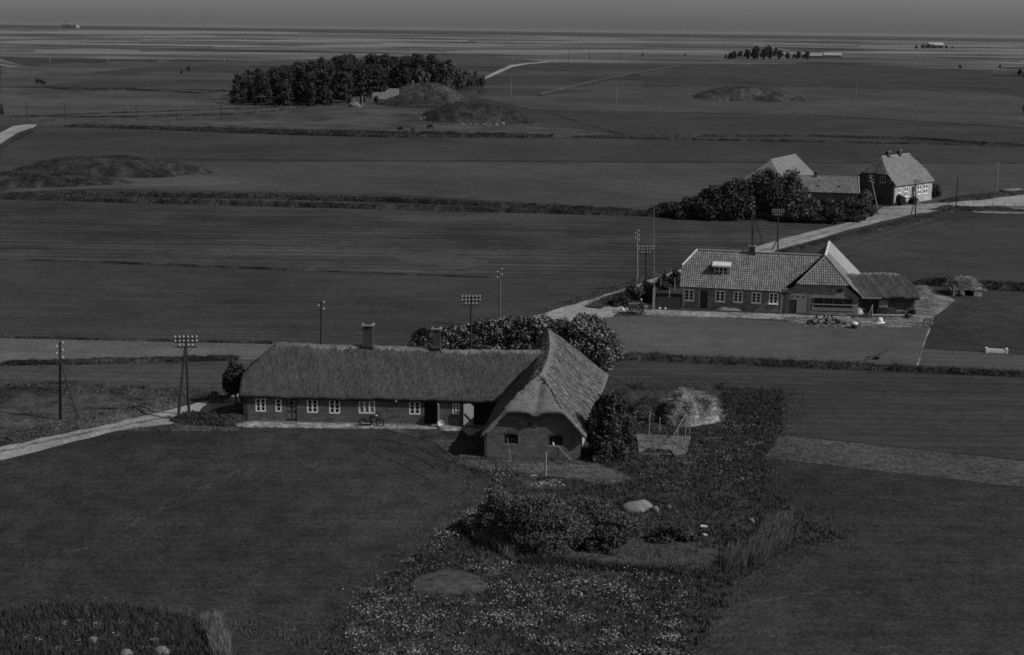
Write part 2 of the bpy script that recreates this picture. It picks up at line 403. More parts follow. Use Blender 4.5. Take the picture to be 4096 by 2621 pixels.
sheet('pale_crop', D((890, 600), (960, 590), (1060, 596), (1150, 615), (1110, 628), (980, 618)), f_m, jit=5)
sheet('field', D((0, 614), (1150, 654), (1500, 662), (1285, 738), (1000, 815), (650, 807), (0, 793)), f_d)
sheet('field', D((0, 793), (300, 800), (650, 807), (1000, 815), (950, 845), (560, 845), (0, 856)), f_l)
sheet('field', D((0, 858), (560, 846), (950, 846), (700, 895), (540, 925), (420, 955), (300, 912), (150, 905), (0, 910)), f_m)
sheet('field', D((0, 910), (150, 906), (300, 912), (430, 930), (420, 962), (250, 1000), (0, 1052)), f_rough)
sheet('field', D((0, 1085), (120, 1054), (250, 1020), (400, 1006), (560, 1012), (1010, 1022), (1060, 1080), (1150, 1140), (1130, 1200), (960, 1300), (820, 1420), (780, 1560), (-40, 1560)), f_vd)
sheet('field', D((1500, 662), (1600, 640), (1830, 585), (2407, 500), (2407, 690), (2190, 700), (1900, 700), (1500, 700)), f_d)
sheet('field', D((2240, 697), (2407, 700), (2440, 700), (2440, 836), (2166, 818), (2188, 770)), f_vd)
sheet('field', D((2166, 820), (2440, 838), (2440, 884), (2156, 864)), f_ml)
sheet('lawn', D((1420, 745), (1600, 742), (1900, 760), (2188, 772), (2165, 830), (2155, 862), (1460, 838), (1440, 800)), f_lawn)
sheet('field', D((1430, 850), (1700, 862), (2440, 890), (2440, 1085), (1835, 1022), (1842, 915), (1480, 905), (1420, 880)), f_d)
sheet('field', D((1835, 1024), (2440, 1088), (2440, 1150), (1788, 1076), (1805, 1050)), f_plough, jit=2)
sheet('field', D((1788, 1078), (2440, 1152), (2440, 1290), (2000, 1275), (1870, 1205), (1800, 1120)), f_vd)
sheet('field', D((2000, 1270), (2440, 1285), (2440, 1570), (1600, 1570), (1720, 1380), (1860, 1290)), f_vd)
sheet('weed_patch', D((1050, 1085), (1160, 1095), (1380, 1070), (1480, 905), (1842, 916), (1845, 1000), (1795, 1076), (1810, 1130), (1870, 1205), (1990, 1270), (1860, 1290), (1730, 1370), (1620, 1570), (760, 1570), (775, 1490), (860, 1390), (1000, 1285), (1140, 1185), (1150, 1130)), f_weed, jit=12)
sheet('bare_patch', D((955, 1385), (990, 1352), (1060, 1338), (1130, 1355), (1150, 1380), (1120, 1402), (1030, 1396)), f_past, jit=3)
sheet('worn_grass', D((1060, 1083), (1380, 1080), (1500, 1130), (1440, 1142), (1250, 1112), (1130, 1105)), f_rough, jit=3)
strip_later = [([(860, 1042), (930, 1060), (985, 1078), (1020, 1098)], 4), ([(820, 1052), (900, 1075), (960, 1100), (1010, 1130)], 4), ([(880, 1030), (980, 1052), (1060, 1088)], 3)]
# roads
RU = [(-60, 1068), (0, 1053), (120, 1026), (250, 1000), (400, 965), (470, 945), (545, 930), (700, 893), (1000, 812), (1285, 735), (1400, 702), (1500, 669), (1600, 633), (1780, 580), (1900, 546), (2000, 520), (2060, 502), (2075, 490), (2130, 486), (2250, 476), (2350, 463), (2440, 456)]
RL = [(-60, 1099), (0, 1083), (120, 1052), (250, 1018), (300, 1009), (400, 996), (480, 972), (570, 945), (720, 905), (1010, 830), (1300, 752), (1440, 716), (1500, 690), (1600, 657), (1830, 588), (1950, 553), (2070, 521), (2160, 502), (2250, 488), (2330, 484), (2440, 484)]
sheet('dirt_road', D(*(RU + RL[::-1])), f_road, jit=5)
def strip(name, pts, wpx, mat, **k):
    a = [(x, y - wpx / 2) for x, y in pts]; b = [(x, y + wpx / 2) for x, y in pts[::-1]]
    return sheet(name, D(*(a + b)), mat, **k)
strip('wheel_rut', [(-40, 1072), (120, 1036), (250, 1009), (400, 980)], 4.5, f_rut, jit=3)
strip('wheel_rut', [(1320, 738), (1430, 705), (1600, 645), (1830, 578), (2060, 512)], 2.2, f_rut, jit=1)
for pp_, ww_ in (([(1930, 590), (2050, 558), (2190, 516)], 3), ([(2060, 572), (2130, 545), (2230, 520)], 3), ([(1960, 606), (2080, 578)], 2.5)): strip('wheel_track', pp_, ww_, f_m, jit=4)
for pp_, ww_ in (([(260, 1262), (360, 1210), (470, 1150), (560, 1108)], 9), ([(60, 1330), (150, 1300), (220, 1280)], 8), ([(1900, 1150), (2100, 1175), (2300, 1190)], 6), ([(1760, 1420), (1900, 1395), (2100, 1390)], 8), ([(560, 1440), (680, 1455), (740, 1462)], 6)): strip('pale_streak', pp_, ww_, fieldmat('pale_streak', .041, .3, mid=.8), jit=10)
for pp_, ww_ in strip_later: strip('wheel_track', pp_, ww_, fieldmat('track_dark', .029, .4, mid=1), jit=4)
sheet('road_widening', D((1285, 737), (1420, 700), (1480, 705), (1465, 722), (1440, 745), (1330, 760)), f_road, jit=1)
strip('drive', [(1440, 731), (1600, 738), (1800, 744), (1900, 748), (2000, 752)], 13, f_yard, jit=1)
sheet('forecourt', D((2060, 500), (2075, 488), (2120, 484), (2200, 478), (2250, 477), (2250, 480), (2160, 496), (2095, 508)), f_yard)
sheet('road_bend', D((0, 318), (30, 302), (60, 298), (86, 298), (78, 304), (40, 318), (0, 345)), f_road)
sheet('road_verge', D((0, 345), (40, 319), (74, 306), (80, 310), (40, 330), (0, 354)), f_vd)
sheet('far_road', D((1113, 196), (1150, 178), (1198, 155), (1240, 150), (1290, 146.4), (1290, 147.6), (1240, 152), (1204, 159), (1150, 184), (1116, 198)), f_road)
sheet('far_track', D((1700, 112), (1800, 92), (1802, 92.4), (1760, 100), (1870, 122), (1868, 123.4), (1755, 102)), f_farl)
strip('far_track', [(1270, 224), (1400, 192), (1520, 168), (1600, 156)], 3, f_ml)
strip('footpath', [(2186, 772), (2170, 812), (2160, 850), (2154, 862)], 9, f_yard, jit=1)
sheet('sand_bank', D((2160, 752), (2130, 735), (2160, 690), (2230, 698), (2245, 706), (2195, 745), (2190, 765)), f_sand, jit=3)
sheet('sand_bank', D((2270, 490), (2330, 486), (2440, 490), (2440, 502), (2360, 503), (2290, 500)), f_sand, jit=2)
sheet('yard', D((1840, 745), (1950, 750), (2160, 745), (2185, 770), (2050, 772), (1850, 760)), fieldmat('yard_earth', 0.114, .35, mid=.9, coarse=.3), jit=2)
sheet('forecourt', D((540, 992), (560, 990), (860, 994), (1090, 1000), (1145, 1004), (1110, 1025), (1020, 1010), (800, 1008), (560, 1005)), f_yard, jit=2)
sheet('worn_grass', D((900, 1010), (1090, 1015), (1145, 1078), (1060, 1076), (1020, 1040)), f_rough, jit=3)
sheet('verge', D((400, 998), (440, 985), (520, 958), (575, 948), (577, 992), (500, 1000)), f_weed, jit=2)
sheet('pond_bed', D((1180, 1290), (1380, 1265), (1500, 1262), (1700, 1290), (1690, 1340), (1500, 1335), (1300, 1318), (1220, 1312)), f_past, jit=4)
sheet('pit', D((-20, 1445), (120, 1425), (300, 1428), (420, 1450), (490, 1480), (510, 1560), (-40, 1560)), fieldmat('pit_weeds', 0.0228, .35, mid=.8, coarse=.2), jit=4)

# ------------------------------------------------------------------ vegetation builders
def unit(n):
    v = rng.normal(size=(n, 3)); return v / np.linalg.norm(v, axis=1)[:, None]
def leaf_quads(blobs, n, size, up=.3, shell=.55, aspect=1.6):
    """leaf faces spread through lumpy ellipsoids"""
    B = np.array(blobs, float); vol = (B[:, 3] * B[:, 4] * B[:, 5]) ** .75; k = rng.choice(len(B), n, p=vol / vol.sum())
    d = unit(n); r = (shell + (1.02 - shell) * rng.random(n) ** .6)
    P = B[k, :3] + d * r[:, None] * B[k, 3:6]
    nrm = d * .6 + unit(n) * .9 + np.array([0, 0, up]); nrm /= np.linalg.norm(nrm, axis=1)[:, None]
    a = np.cross(nrm, unit(n)); a /= np.linalg.norm(a, axis=1)[:, None] + 1e-9; b = np.cross(nrm, a)
    s = size * (.55 + .9 * rng.random(n))[:, None]
    a = a * s * aspect / 2; b = b * s / 2
    V = np.stack([P - a - b * .5, P + a * .2 - b, P + a + b * .4, P - a * .3 + b], 1).reshape(-1, 3)
    return V, np.arange(4 * n).reshape(-1, 4)
def crown_blobs(h, rx, ry, n, z0, seed, lean=0.0):
    q = random.Random(seed); out = []
    for i in range(n):
        a = q.uniform(0, 6.28); t = q.random(); rr = math.sqrt(q.random()) * (1 - .68 * t * t - .1 * t)
        z = z0 + (h - z0) * (.12 + .74 * t)
        s = q.uniform(.18, .36)
        out.append((rx * rr * math.cos(a) * .85 + lean * t * rx, ry * rr * math.sin(a) * .85, z, rx * s, ry * s, (h - z0) * q.uniform(.15, .26)))
    return out
def trunk_mesh(h, r, n, spread, seed, z0=.25):
    q = random.Random(seed); mb = MB()
    mb.tube((0, 0, -.3), (q.uniform(-.1, .1), q.uniform(-.1, .1), h * .45), r, r * .7, 7)
    for i in range(n):
        a = 6.28 * i / n + q.uniform(-.4, .4); z = h * q.uniform(z0, .5)
        p = (spread * .5 * math.cos(a), spread * .5 * math.sin(a), z + h * .22); e = (spread * .85 * math.cos(a + .2), spread * .85 * math.sin(a + .2), z + h * q.uniform(.3, .45))
        mb.tube((0, 0, z * .8), p, r * .5, r * .3, 5); mb.tube(p, e, r * .3, r * .1, 5)
    return mb
def plant(name, loc, label, cat, h, rx, ry, n, size, leaf, seed, group=None, z0=.1, nb=16, lean=0, shell=.5, rz=0, extra=None, stems=6):
    root = empty(name, loc, rz, label, cat, group)
    n = int(n * 1.9); size *= .68; nb = int(nb * 1.8)
    bl = crown_blobs(h, rx, ry, nb, z0, seed, lean) + (extra or [])
    V, Q = leaf_quads(bl, n, size, shell=shell)
    V[:, 2] = np.maximum(V[:, 2], -.05)
    npmesh('crown', V, Q, leaf, root)
    trunk_mesh(h, max(.05, h * .022), stems, min(rx, ry), seed + 1, .1).build('trunk', barkm, root)
    return root
def blades(P, n_each, h, spread, mat, name, label, cat, width=.05, lean=.35, parent=None, kind='stuff', wind=(0, 0)):
    """tufts of grass blades rooted at the points P"""
    P = np.asarray(P, float); N = len(P); n = N * n_each
    B = np.repeat(P, n_each, 0); B[:, :2] += rng.normal(size=(n, 2)) * spread
    hh = (h * (.5 + .8 * rng.random(n)))[:, None] if np.isscalar(h) else (np.repeat(np.asarray(h), n_each) * (.5 + .8 * rng.random(n)))[:, None]
    a = rng.random(n) * 6.28; dx = np.stack([np.cos(a), np.sin(a), 0 * a], 1) * width * (.6 + .8 * rng.random(n))[:, None]
    tip = B + np.concatenate([rng.normal(size=(n, 2)) * lean * hh + np.array(wind) * hh, hh], 1)
    V = np.stack([B - dx - [0, 0, .04], B + dx - [0, 0, .04], tip + dx * .25, tip - dx * .1], 1).reshape(-1, 3)
    o = npmesh(name, V, np.arange(4 * n).reshape(-1, 4), mat, parent)
    if parent is None: tag(o, label, cat, None, kind)
    else: tag(o, kind=kind)
    return o
def scatter_px(poly, n, seed=None):
    """random ground points inside a photo-pixel outline, spread evenly over the ground"""
    W = [gp(u, v) for u, v in dens(poly, 60)]; A = np.array([(p.x, p.y) for p in W]); B = np.roll(A, -1, 0)
    lo, hi = A.min(0), A.max(0); out = np.zeros((0, 2))
    while len(out) < n:
        K = lo + rng.random((n * 3, 2)) * (hi - lo); ins = np.zeros(len(K), bool)
        for (ax, ay), (bx, by) in zip(A, B):
            ins ^= ((ay > K[:, 1]) != (by > K[:, 1])) & (K[:, 0] < (bx - ax) * (K[:, 1] - ay) / ((by - ay) or 1e-9) + ax)
        out = np.concatenate([out, K[ins]])
    out = out[:n]
    return np.array([(x, y, hz(x, y) + .03) for x, y in out])
def along_px(pts, step, width):
    """ground points along a photo-pixel line, scattered across a width in metres"""
    W = [gp(u, v) for u, v in dens(pts + pts[-1:], 30)[:-1]]; out = []
    for a, b in zip(W, W[1:]):
        L = (b - a).length; n = max(1, int(L / step)); d = (b - a).normalized(); nn = Vector((-d.y, d.x, 0))
        for k in range(n):
            p = a + (b - a) * ((k + rnd.random()) / n) + nn * rnd.uniform(-.5, .5) * width
            out.append((p.x, p.y, hz(p.x, p.y)))
    return np.array(out)

# ------------------------------------------------------------------ building helpers
class Fr:
    """upright frame: local x along the front wall, local y into the house"""
    def __init__(s, ox, oy, ang): s.o = Vector((ox, oy, hz(ox, oy))); s.a = ang; s.c, s.s = math.cos(ang), math.sin(ang)
    def world(s, x, y, z=0): return Vector((s.o.x + s.c * x - s.s * y, s.o.y + s.s * x + s.c * y, s.o.z + z))
    def hit(s, u, v, off=0.0):
        d = ray(u, v); n = Vector((-s.s, s.c, 0)); p0 = s.world(0, off)
        t = n.dot(p0 - Vector((0, 0, CAMH))) / n.dot(d); p = Vector((0, 0, CAMH)) + d * t - s.o
        return s.c * p.x + s.s * p.y, p.z
    def rect(s, u0, u1, v0, v1, off=0.0):
        um, vm = (u0 + u1) / 2, (v0 + v1) / 2
        return s.hit(u0, vm, off)[0], s.hit(u1, vm, off)[0], s.hit(um, v1, off)[1], s.hit(um, v0, off)[1]
    def root(s, name, label, cat, group=None): return empty(name, s.o, s.a, label, cat, group)
def wall_open(mb, x0, x1, h, y0, y1, ops, zb=-.4):
    """a wall from x0 to x1 with rectangular openings (x0, x1, z0, z1)"""
    x = x0
    for a, b, c, d in sorted(ops):
        mb.box(x, a, y0, y1, zb, h)
        if c > zb + .02: mb.box(a, b, y0, y1, zb, c)
        if d < h - .02: mb.box(a, b, y0, y1, d, h)
        x = b
    mb.box(x, x1, y0, y1, zb, h)
def window(root, r, y, cols, rows, fm=None, pm=None, sill=True, rz=0.0, bar=.055, loc=None, mid=.1, fr=.07):
    """casement window: frame with its glass panes and sill as sub-parts; r = (x0, x1, z0, z1)"""
    fm = fm or white; pm = pm or glass
    x0, x1, z0, z1 = r; W, H = x1 - x0, z1 - z0
    mb = MB(); t = .1
    mb.box(0, fr, 0, t, 0, H); mb.box(W - fr, W, 0, t, 0, H); mb.box(fr, W - fr, 0, t, 0, fr); mb.box(fr, W - fr, 0, t, H - fr, H)
    cw = (W - 2 * fr - (cols - 1) * mid) / cols; ph = (H - 2 * fr - (rows - 1) * bar) / rows
    for i in range(1, cols): mb.box(fr + i * cw + (i - 1) * mid, fr + i * (cw + mid), -.01, t, fr, H - fr)
    for i in range(cols):
        a = fr + i * (cw + mid)
        for j in range(1, rows): mb.box(a, a + cw, .02, t - .01, fr + j * ph + (j - 1) * bar, fr + j * (ph + bar))
    o = mb.build('window', fm, root); o.location = loc or (x0, y, z0); o.rotation_euler = (0, 0, rz)
    pane = None
    for i in range(cols):
        for j in range(rows):
            if pane is None:
                pane = MB().box(-.008, cw + .008, .05, .07, -.008, ph + .008).build('pane', pm, o); p = pane
            else: p = pane.copy(); col.objects.link(p)
            p.location = (fr + i * (cw + mid), 0, fr + j * (ph + bar))
    if sill: MB().box(-.06, W + .06, -.09, t, -.08, -.002).build('sill', fm, o)
    return o
def plank_door(root, name, r, y, n, mat, th=.05, battens=True, gap=.012):
    x0, x1, z0, z1 = r
    mb = MB().box(x0, x1, y + .03, y + th, z0, z1); o = mb.build(name, mat, root); wd = (x1 - x0) / n
    for i in range(n): MB().box(x0 + i * wd + gap / 2, x0 + (i + 1) * wd - gap / 2, y, y + .028, z0, z1).build('plank', mat, o)
    if battens:
        for z in (z0 + (z1 - z0) * .2, z0 + (z1 - z0) * .75): MB().box(x0 + .03, x1 - .03, y - .03, y - .002, z, z + .12).build('batten', mat, o)
    return o
def thatch_field(root, name, mapf, L, ridge, eave, mat, hipL=None, hipR=None, nz=.05, step=.22, thick=.3, seed=1, half=1.0, cap=None, capmat=None, sm=.22):
    """thatched roof as a thick quilted sheet; mapf(s, t) -> local x, y for s in 0..L along the ridge, t in -1..1 across"""
    ns = max(8, int(L / step)); ntt = 36; q = random.Random(seed); ph = [q.uniform(0, 6.28) for _ in range(12)]
    def wob(s, t):
        return nz * (.6 * math.sin(s * 1.3 + ph[0] + 2 * t) + .5 * math.sin(s * 2.9 + ph[1]) * math.cos(t * 5 + ph[2]) + .4 * math.sin(s * 5.7 + t * 9 + ph[3]) + .35 * math.sin(s * 11 + ph[4]) * math.sin(t * 17 + ph[5]))
    def top(s, t):
        zr = ridge(s / L); ev = eave(s / L) if callable(eave) else eave
        z = ev + (zr - ev) * (1 - abs(t))
        for hp, dd in ((hipL, s), (hipR, L - s)):
            if hp:
                zh = hp[1] + (zr - hp[1]) * dd / hp[0]
                if zh < z + 1.2:                                # rounded hip edge
                    h = max(0, min(1, .5 + .5 * (zh - z) / sm)); z = zh * (1 - h) + z * h - sm * h * (1 - h) * .5
        z -= .26 * math.exp(-(t / .09) ** 2)
        return z + wob(s, t) + .08 * max(0, abs(t) - .85) + 1.1 * nz * math.sin(s * .55 + ph[8] + t) * (1 - abs(t) * .6)
    V = []
    for i in range(ns + 1):
        s = L * i / ns
        for j in range(ntt + 1):
            t = -1 + 2 * j / ntt; x, y = mapf(s, t); V.append((x, y, top(s, t)))
    m = ntt + 1; n0 = len(V)
    V += [(x, y, z - thick) for x, y, z in V]
    Q = [(i * m + j, (i + 1) * m + j, (i + 1) * m + j + 1, i * m + j + 1) for i in range(ns) for j in range(ntt)]
    Q += [tuple(n0 + k for k in reversed(f)) for f in Q]
    Q += [(i * m, n0 + i * m, n0 + (i + 1) * m, (i + 1) * m) for i in range(ns)] + [(i * m + ntt, (i + 1) * m + ntt, n0 + (i + 1) * m + ntt, n0 + i * m + ntt) for i in range(ns)]
    Q += [(j, j + 1, n0 + j + 1, n0 + j) for j in range(ntt)] + [(ns * m + j, n0 + ns * m + j, n0 + ns * m + j + 1, ns * m + j + 1) for j in range(ntt)]
    o = npmesh(name, V, Q, mat, root, smooth=True)
    # smooth shading but crisp at the cut edges
    for e_ in (): pass
    if cap:
        a, b, wd = cap; V = []; n = int((b - a) / .16); k = 9
        for i in range(n + 1):
            s = a + (b - a) * i / n; ww = wd * (.85 + .16 * math.sin(s * 1.1 + ph[6]) + .12 * math.sin(s * 3.7 + ph[7]) + q.uniform(-.28, .28))
            for j in range(k):
                t = (-1 + 2 * j / (k - 1)) * ww; x, y = mapf(s, t); e = abs(-1 + 2 * j / (k - 1))
                V.append((x, y, top(s, t) + .13 * (1 - e ** 4) - .03 + q.uniform(-.03, .03)))
        Q = [(i * k + j, (i + 1) * k + j, (i + 1) * k + j + 1, i * k + j + 1) for i in range(n) for j in range(k - 1)]
        npmesh('ridge_cap', V, Q, capmat or ridge_m, o, smooth=False)
    return o, top
def thatch_straw(o, mapf, top, L, n, mat, seed=0, ln=.3):
    """loose straw ends lying down the slopes of a thatched roof"""
    V = []
    for i in range(n):
        s = rnd.uniform(.05, L - .05); t = rnd.uniform(-1, 1); sg = 1 if t > 0 else -1; t2 = t + sg * ln * rnd.uniform(.5, 1.2) / 4.0; s2 = s + rnd.uniform(-.09, .09)
        if abs(t2) > 1: continue
        x, y = mapf(s, t); x2, y2 = mapf(min(max(s2, 0), L), t2); w_ = rnd.uniform(.012, .03); z = top(s, t) + .012; z2 = top(s2, t2) + rnd.uniform(.02, .06)
        V += [(x - w_, y, z), (x + w_, y, z), (x2 + w_ * .6, y2, z2), (x2 - w_ * .6, y2, z2)]
    tag(npmesh('straw_ends', V, np.arange(len(V)).reshape(-1, 4), mat, o), kind='stuff')
def hip_cap(o, mapf, top, p0, p1, wd, mat, seed=1):
    q = random.Random(seed); mb = MB(); n = 22
    for i in range(n):
        f = (i + q.uniform(-.3, .3)) / n; s = p0[0] + (p1[0] - p0[0]) * f; t = p0[1] + (p1[1] - p0[1]) * f; x, y = mapf(max(.02, s), t); z = top(max(.02, s), t)
        mb.blob((x, y, z - .02), (wd * q.uniform(.7, 1.3), wd * q.uniform(.7, 1.3), .12), seed * 50 + i, .25, 8, 5)
    mb.build('hip_cap', mat, o)
def tiles(root, name, org, eu, ev, inside, U, W, mat, tw=.25, tl=.34):
    """pantiles on the plane org + u*eu + v*ev (v runs up the slope); inside(u, v) says which tiles exist"""
    eu, ev = Vector(eu).normalized(), Vector(ev).normalized(); nn = eu.cross(ev)
    if nn.z < 0: nn = -nn
    prof = [(0, .0), (.25, .045), (.5, .035), (.75, -.012), (1, .0)]; V = []; Q = []; org = Vector(org)
    for j in range(int(W / tl) + 1):
        for i in range(int(U / tw) + 1):
            if not inside((i + .5) * tw, (j + .5) * tl): continue
            b = len(V); jt = rnd.uniform(-.006, .006)
            for vv, up in ((j * tl - .04, .05 + jt), ((j + 1) * tl, .0)):
                for a, hh in prof: V.append(tuple(org + eu * ((i + a) * tw) + ev * vv + nn * (hh + up)))
            Q += [(b + k, b + k + 1, b + 6 + k, b + 5 + k) for k in range(4)]
    o = npmesh(name, V, Q, mat, root); return tag(o, kind='stuff')
def chimney(root, x, y, z0, z1, wx, wy, mat, lip=True):
    mb = MB().box(x - wx / 2, x + wx / 2, y - wy / 2, y + wy / 2, z0, z1 - .25)
    mb.box(x - wx / 2 - .09, x + wx / 2 + .09, y - wy / 2 - .09, y + wy / 2 + .09, z0 + .35, z0 + .55)
    o = mb.build('chimney', mat, root)
    MB().box(x - wx / 2 - .1, x + wx / 2 + .1, y - wy / 2 - .1, y + wy / 2 + .1, z1 - .248, z1 - .13).build('chimney_cap', tonal('mortar_cap', .22, .2, 2, 9), o)
    MB().box(x - wx / 2 + .08, x + wx / 2 - .08, y - wy / 2 + .08, y + wy / 2 - .08, z1 - .128, z1 - .05).build('flue', iron, o)
    return o

# ------------------------------------------------------------------ farmhouse one: long thatched dwelling with barn
A = Fr(-21.41, 108.22, math.atan2(-.46, 17.56))
h1 = A.root('thatched_farmhouse', 'long low brick farmhouse with mossy thatch and barn wing with half-hipped gable', 'farmhouse')
DEP = 6.6; EV = 2.15; LW = 24.5
P = lambda u0, u1, v0, v1: A.rect(u0, u1, v0, v1)
wins = [(P(1022, 1063, 1593, 1647), 2, 3), (P(1102, 1126, 1594, 1648), 1, 3), (P(1228, 1271, 1597, 1652), 2, 3), (P(1317, 1360, 1599, 1655), 2, 3),
        (P(1435, 1500, 1602, 1655), 3, 2), (P(1637, 1681, 1606, 1659), 2, 3), (P(1810, 1838, 1614, 1658), 2, 3)]
door = P(1144, 1188, 1596, 1688); gap = P(1697, 1748, 1604, 1697); gate = P(1893, 1950, 1608, 1712)
door = (door[0], door[1], .02, 2.0); gap = (gap[0], gap[1], -.02, 1.98); gate = (gate[0], gate[1] + 1.0, -.02, 1.98)
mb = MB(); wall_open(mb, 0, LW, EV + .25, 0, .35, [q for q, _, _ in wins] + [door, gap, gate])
mb.box(.0, LW, DEP - .35, DEP, -.4, EV + .25)
mb.prism([(-DEP, -.4), (0, -.4), (0, EV + .1), (-1.4, 3.5), (-DEP + 1.4, 3.5), (-DEP, EV + .1)], 0, .35)
wl = len(mb.v) - 12
for k in range(wl, len(mb.v)):                      # turn the gable prism into the end wall
    x, y, z = mb.v[k]; mb.v[k] = (y + .002, -x, z)
mb.build('wall', brick, h1)
MB().box(-.03, LW, -.03, .0, -.3, .14).build('plinth', stone_d, h1)
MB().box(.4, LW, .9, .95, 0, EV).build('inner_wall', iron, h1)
for q, c, r in wins: window(h1, q, .0, c, r, pm=curtain if c == 3 else None, bar=.03, fr=.1, mid=.12, sill=False)
# panelled door with a diamond light
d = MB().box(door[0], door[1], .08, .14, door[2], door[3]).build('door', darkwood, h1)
MB().box(door[0] + .12, door[1] - .12, .05, .078, door[3] - .62, door[3] - .12).build('panel', tonal('door_panel', .12, .2, 3, 12), d)
xm = (door[0] + door[1]) / 2; zm = door[3] - .37
MB().prism([(xm - .2, zm), (xm, zm - .2), (xm + .2, zm), (xm, zm + .2)], .03, .048).build('diamond_light', glass, d)
for k in (-1, 1):
    for z in (.35, 1.0): MB().box(xm + k * .24 - .15, xm + k * .24 + .15, .06, .078, z, z + .45).build('panel', tonal('door_panel', .12, .2, 3, 12), d)
MB().box(door[0] - .09, door[0] - .002, .01, .12, 0, 2.05).build('door_frame', darkwood, h1); MB().box(door[1] + .002, door[1] + .09, .01, .12, 0, 2.05).build('door_frame', darkwood, h1)
MB().box(door[0] - .1, door[1] + .1, -.55, -.04, -.2, .12).build('doorstep', concrete, h1)
# pale open leaf of the stable door, seen edge on, and the plank door thrown back
o = MB().box(-.04, .04, -.62, 0, .55, 1.9).build('door_leaf', palewood, h1); o.location = (gap[1] + .04, -.02, 0); o.rotation_euler = (0, 0, math.radians(14))
pd = P(1857, 1893, 1612, 1692); pdm = plank_door(h1, 'plank_door', (0, .85, .12, 1.95), 0, 5, palewood)
pdm.location = (gate[0] + .02, -.06, 0); pdm.rotation_euler = (0, 0, math.radians(180 + 22)); 
br_ = MB().beam((.1, .09, .45), (.75, .09, 1.2), .09, .03).build('brace', darkwood, pdm)
MB().blob((0, 0, 0), (.11, .11, .11), 3, .02).build('porch_lamp', porcelain, h1, True).location = (*[A.hit(1585, 1603)[0], -.12, A.hit(1585, 1603)[1]],)
# roof of the dwelling
ovx = .32
zr = lambda f: 6.15 - .42 * f - .12 * math.sin(math.pi * f)
mapw = lambda s, t: (-ovx + s, DEP / 2 + t * (DEP / 2 + .2))
roof1, top1 = thatch_field(h1, 'thatch_roof', mapw, LW + .6, zr, EV + .12, thatch, hipL=(2.7, 3.55), nz=.05, seed=3, cap=(2.5, 24.0, .12))
for u, v0, v1, wd in ((1473, 1290, 1360, .78), (1747, 1305, 1365, .62)):
    Y = A.world(0, DEP / 2).y; x, z = A.hit(u, v0, DEP / 2)
    chimney(h1, x, DEP / 2, 5.3, z, wd, wd * .8, brick_d)
thatch_straw(roof1, mapw, top1, LW + .6, 9000, leafmat('thatch_end', .066, .6))
# barn wing (its plan is askew)
def barn(s, t):
    """s metres from the front gable, t across"""
    k = s / 18.6; rx = 1.75 + 1.3 * k + .55 * math.sin(math.pi * k); x = rx + (t * (rx + 2.2 - 2.3 * k) if t < 0 else t * (5.55 + 2.85 * k - rx))
    p = Vector((x, 98.95 + s)) - A.o.to_2d()
    return (A.c * p.x + A.s * p.y, -A.s * p.x + A.c * p.y)
zb = lambda f: 6.22 - .12 * f - .1 * math.sin(math.pi * f * 2)
roofb, topb = thatch_field(h1, 'barn_thatch_roof', barn, 18.6, zb, 1.95, thatch_b, hipL=(2.9, 3.82), nz=.06, seed=8, cap=(2.4, 18.2, .11), thick=.34, sm=.18)
thatch_straw(roofb, barn, topb, 18.6, 7000, leafmat('thatch_end_pale', .15, .35))
for sg in (-1, 1): hip_cap(roofb, barn, topb, (2.9, 0), (.05, sg * .56), .15, ridge_m, 3 + sg)
# gouged courses near the valley on the lit slope: raised straw seams
for k, (s0, s1, t0, t1) in enumerate([(11.2, 14.2, .30, .80), (12.2, 15.0, .33, .83), (13.0, 15.6, .42, .80), (10.4, 12.6, .45, .78)]):
    mb = MB(); pr = None
    for i in range(15):
        f = i / 14; s, t = s0 + (s1 - s0) * f + .12 * math.sin(f * 9 + k), t0 + (t1 - t0) * f; x, y = barn(s, t); p = Vector((x, y, topb(s, t) + .0 + .03 * math.sin(f * 23 + k)))
        if pr: mb.tube(pr, p, .06 + .03 * math.sin(f * 14), .055, 6)
        pr = p
    mb.build('straw_seam', ridge_m, roofb, True)
# barn walls in the frame of its front gable
BL = Vector((-1.74, 99.37)); BR = Vector((5.2, 99.37))
def loc1(p): p = Vector(p).to_2d() - A.o.to_2d(); return Vector((A.c * p.x + A.s * p.y, -A.s * p.x + A.c * p.y))
Bf = Fr(BL.x, BL.y, 0.0)
gw = [Bf.rect(2018, 2072, 1736, 1776), Bf.rect(2195, 2252, 1742, 1783)]
holder = MB(); wall_open(holder, 0, 6.94, 2.1, 0, .38, gw)
hat = Bf.rect(2112, 2150, 1663, 1706)
holder.prism([(0, 2.1), (.0, 2.1), (6.94, 2.1), (5.55, 3.62), (1.4, 3.62)], 0, .38)
for i, (x, y, z) in enumerate(holder.v):
    l = loc1((BL.x + x, BL.y + y)); holder.v[i] = (l.x, l.y, z)
holder.build('barn_gable_wall', brick, h1)
mb = MB()
for a, b in (((-1.74, 99.76), (.5, 117)), ((4.82, 99.76), (7.7, 117))):
    a, b = loc1(a), loc1(b); e = Vector((-(b - a).y, (b - a).x)).normalized() * .19
    if a.x > loc1(BL).x + 2: pass
    mb.add([(*(a - e), -.4), (*(a + e), -.4), (*(b + e), -.4), (*(b - e), -.4), (*(a - e), 2.0), (*(a + e), 2.0), (*(b + e), 2.0), (*(b - e), 2.0)], [(3, 2, 1, 0), (4, 5, 6, 7), (0, 1, 5, 4), (1, 2, 6, 5), (2, 3, 7, 6), (3, 0, 4, 7)])
mb.build('barn_side_wall', plaster, h1)
a0 = math.atan2(-A.s, A.c)
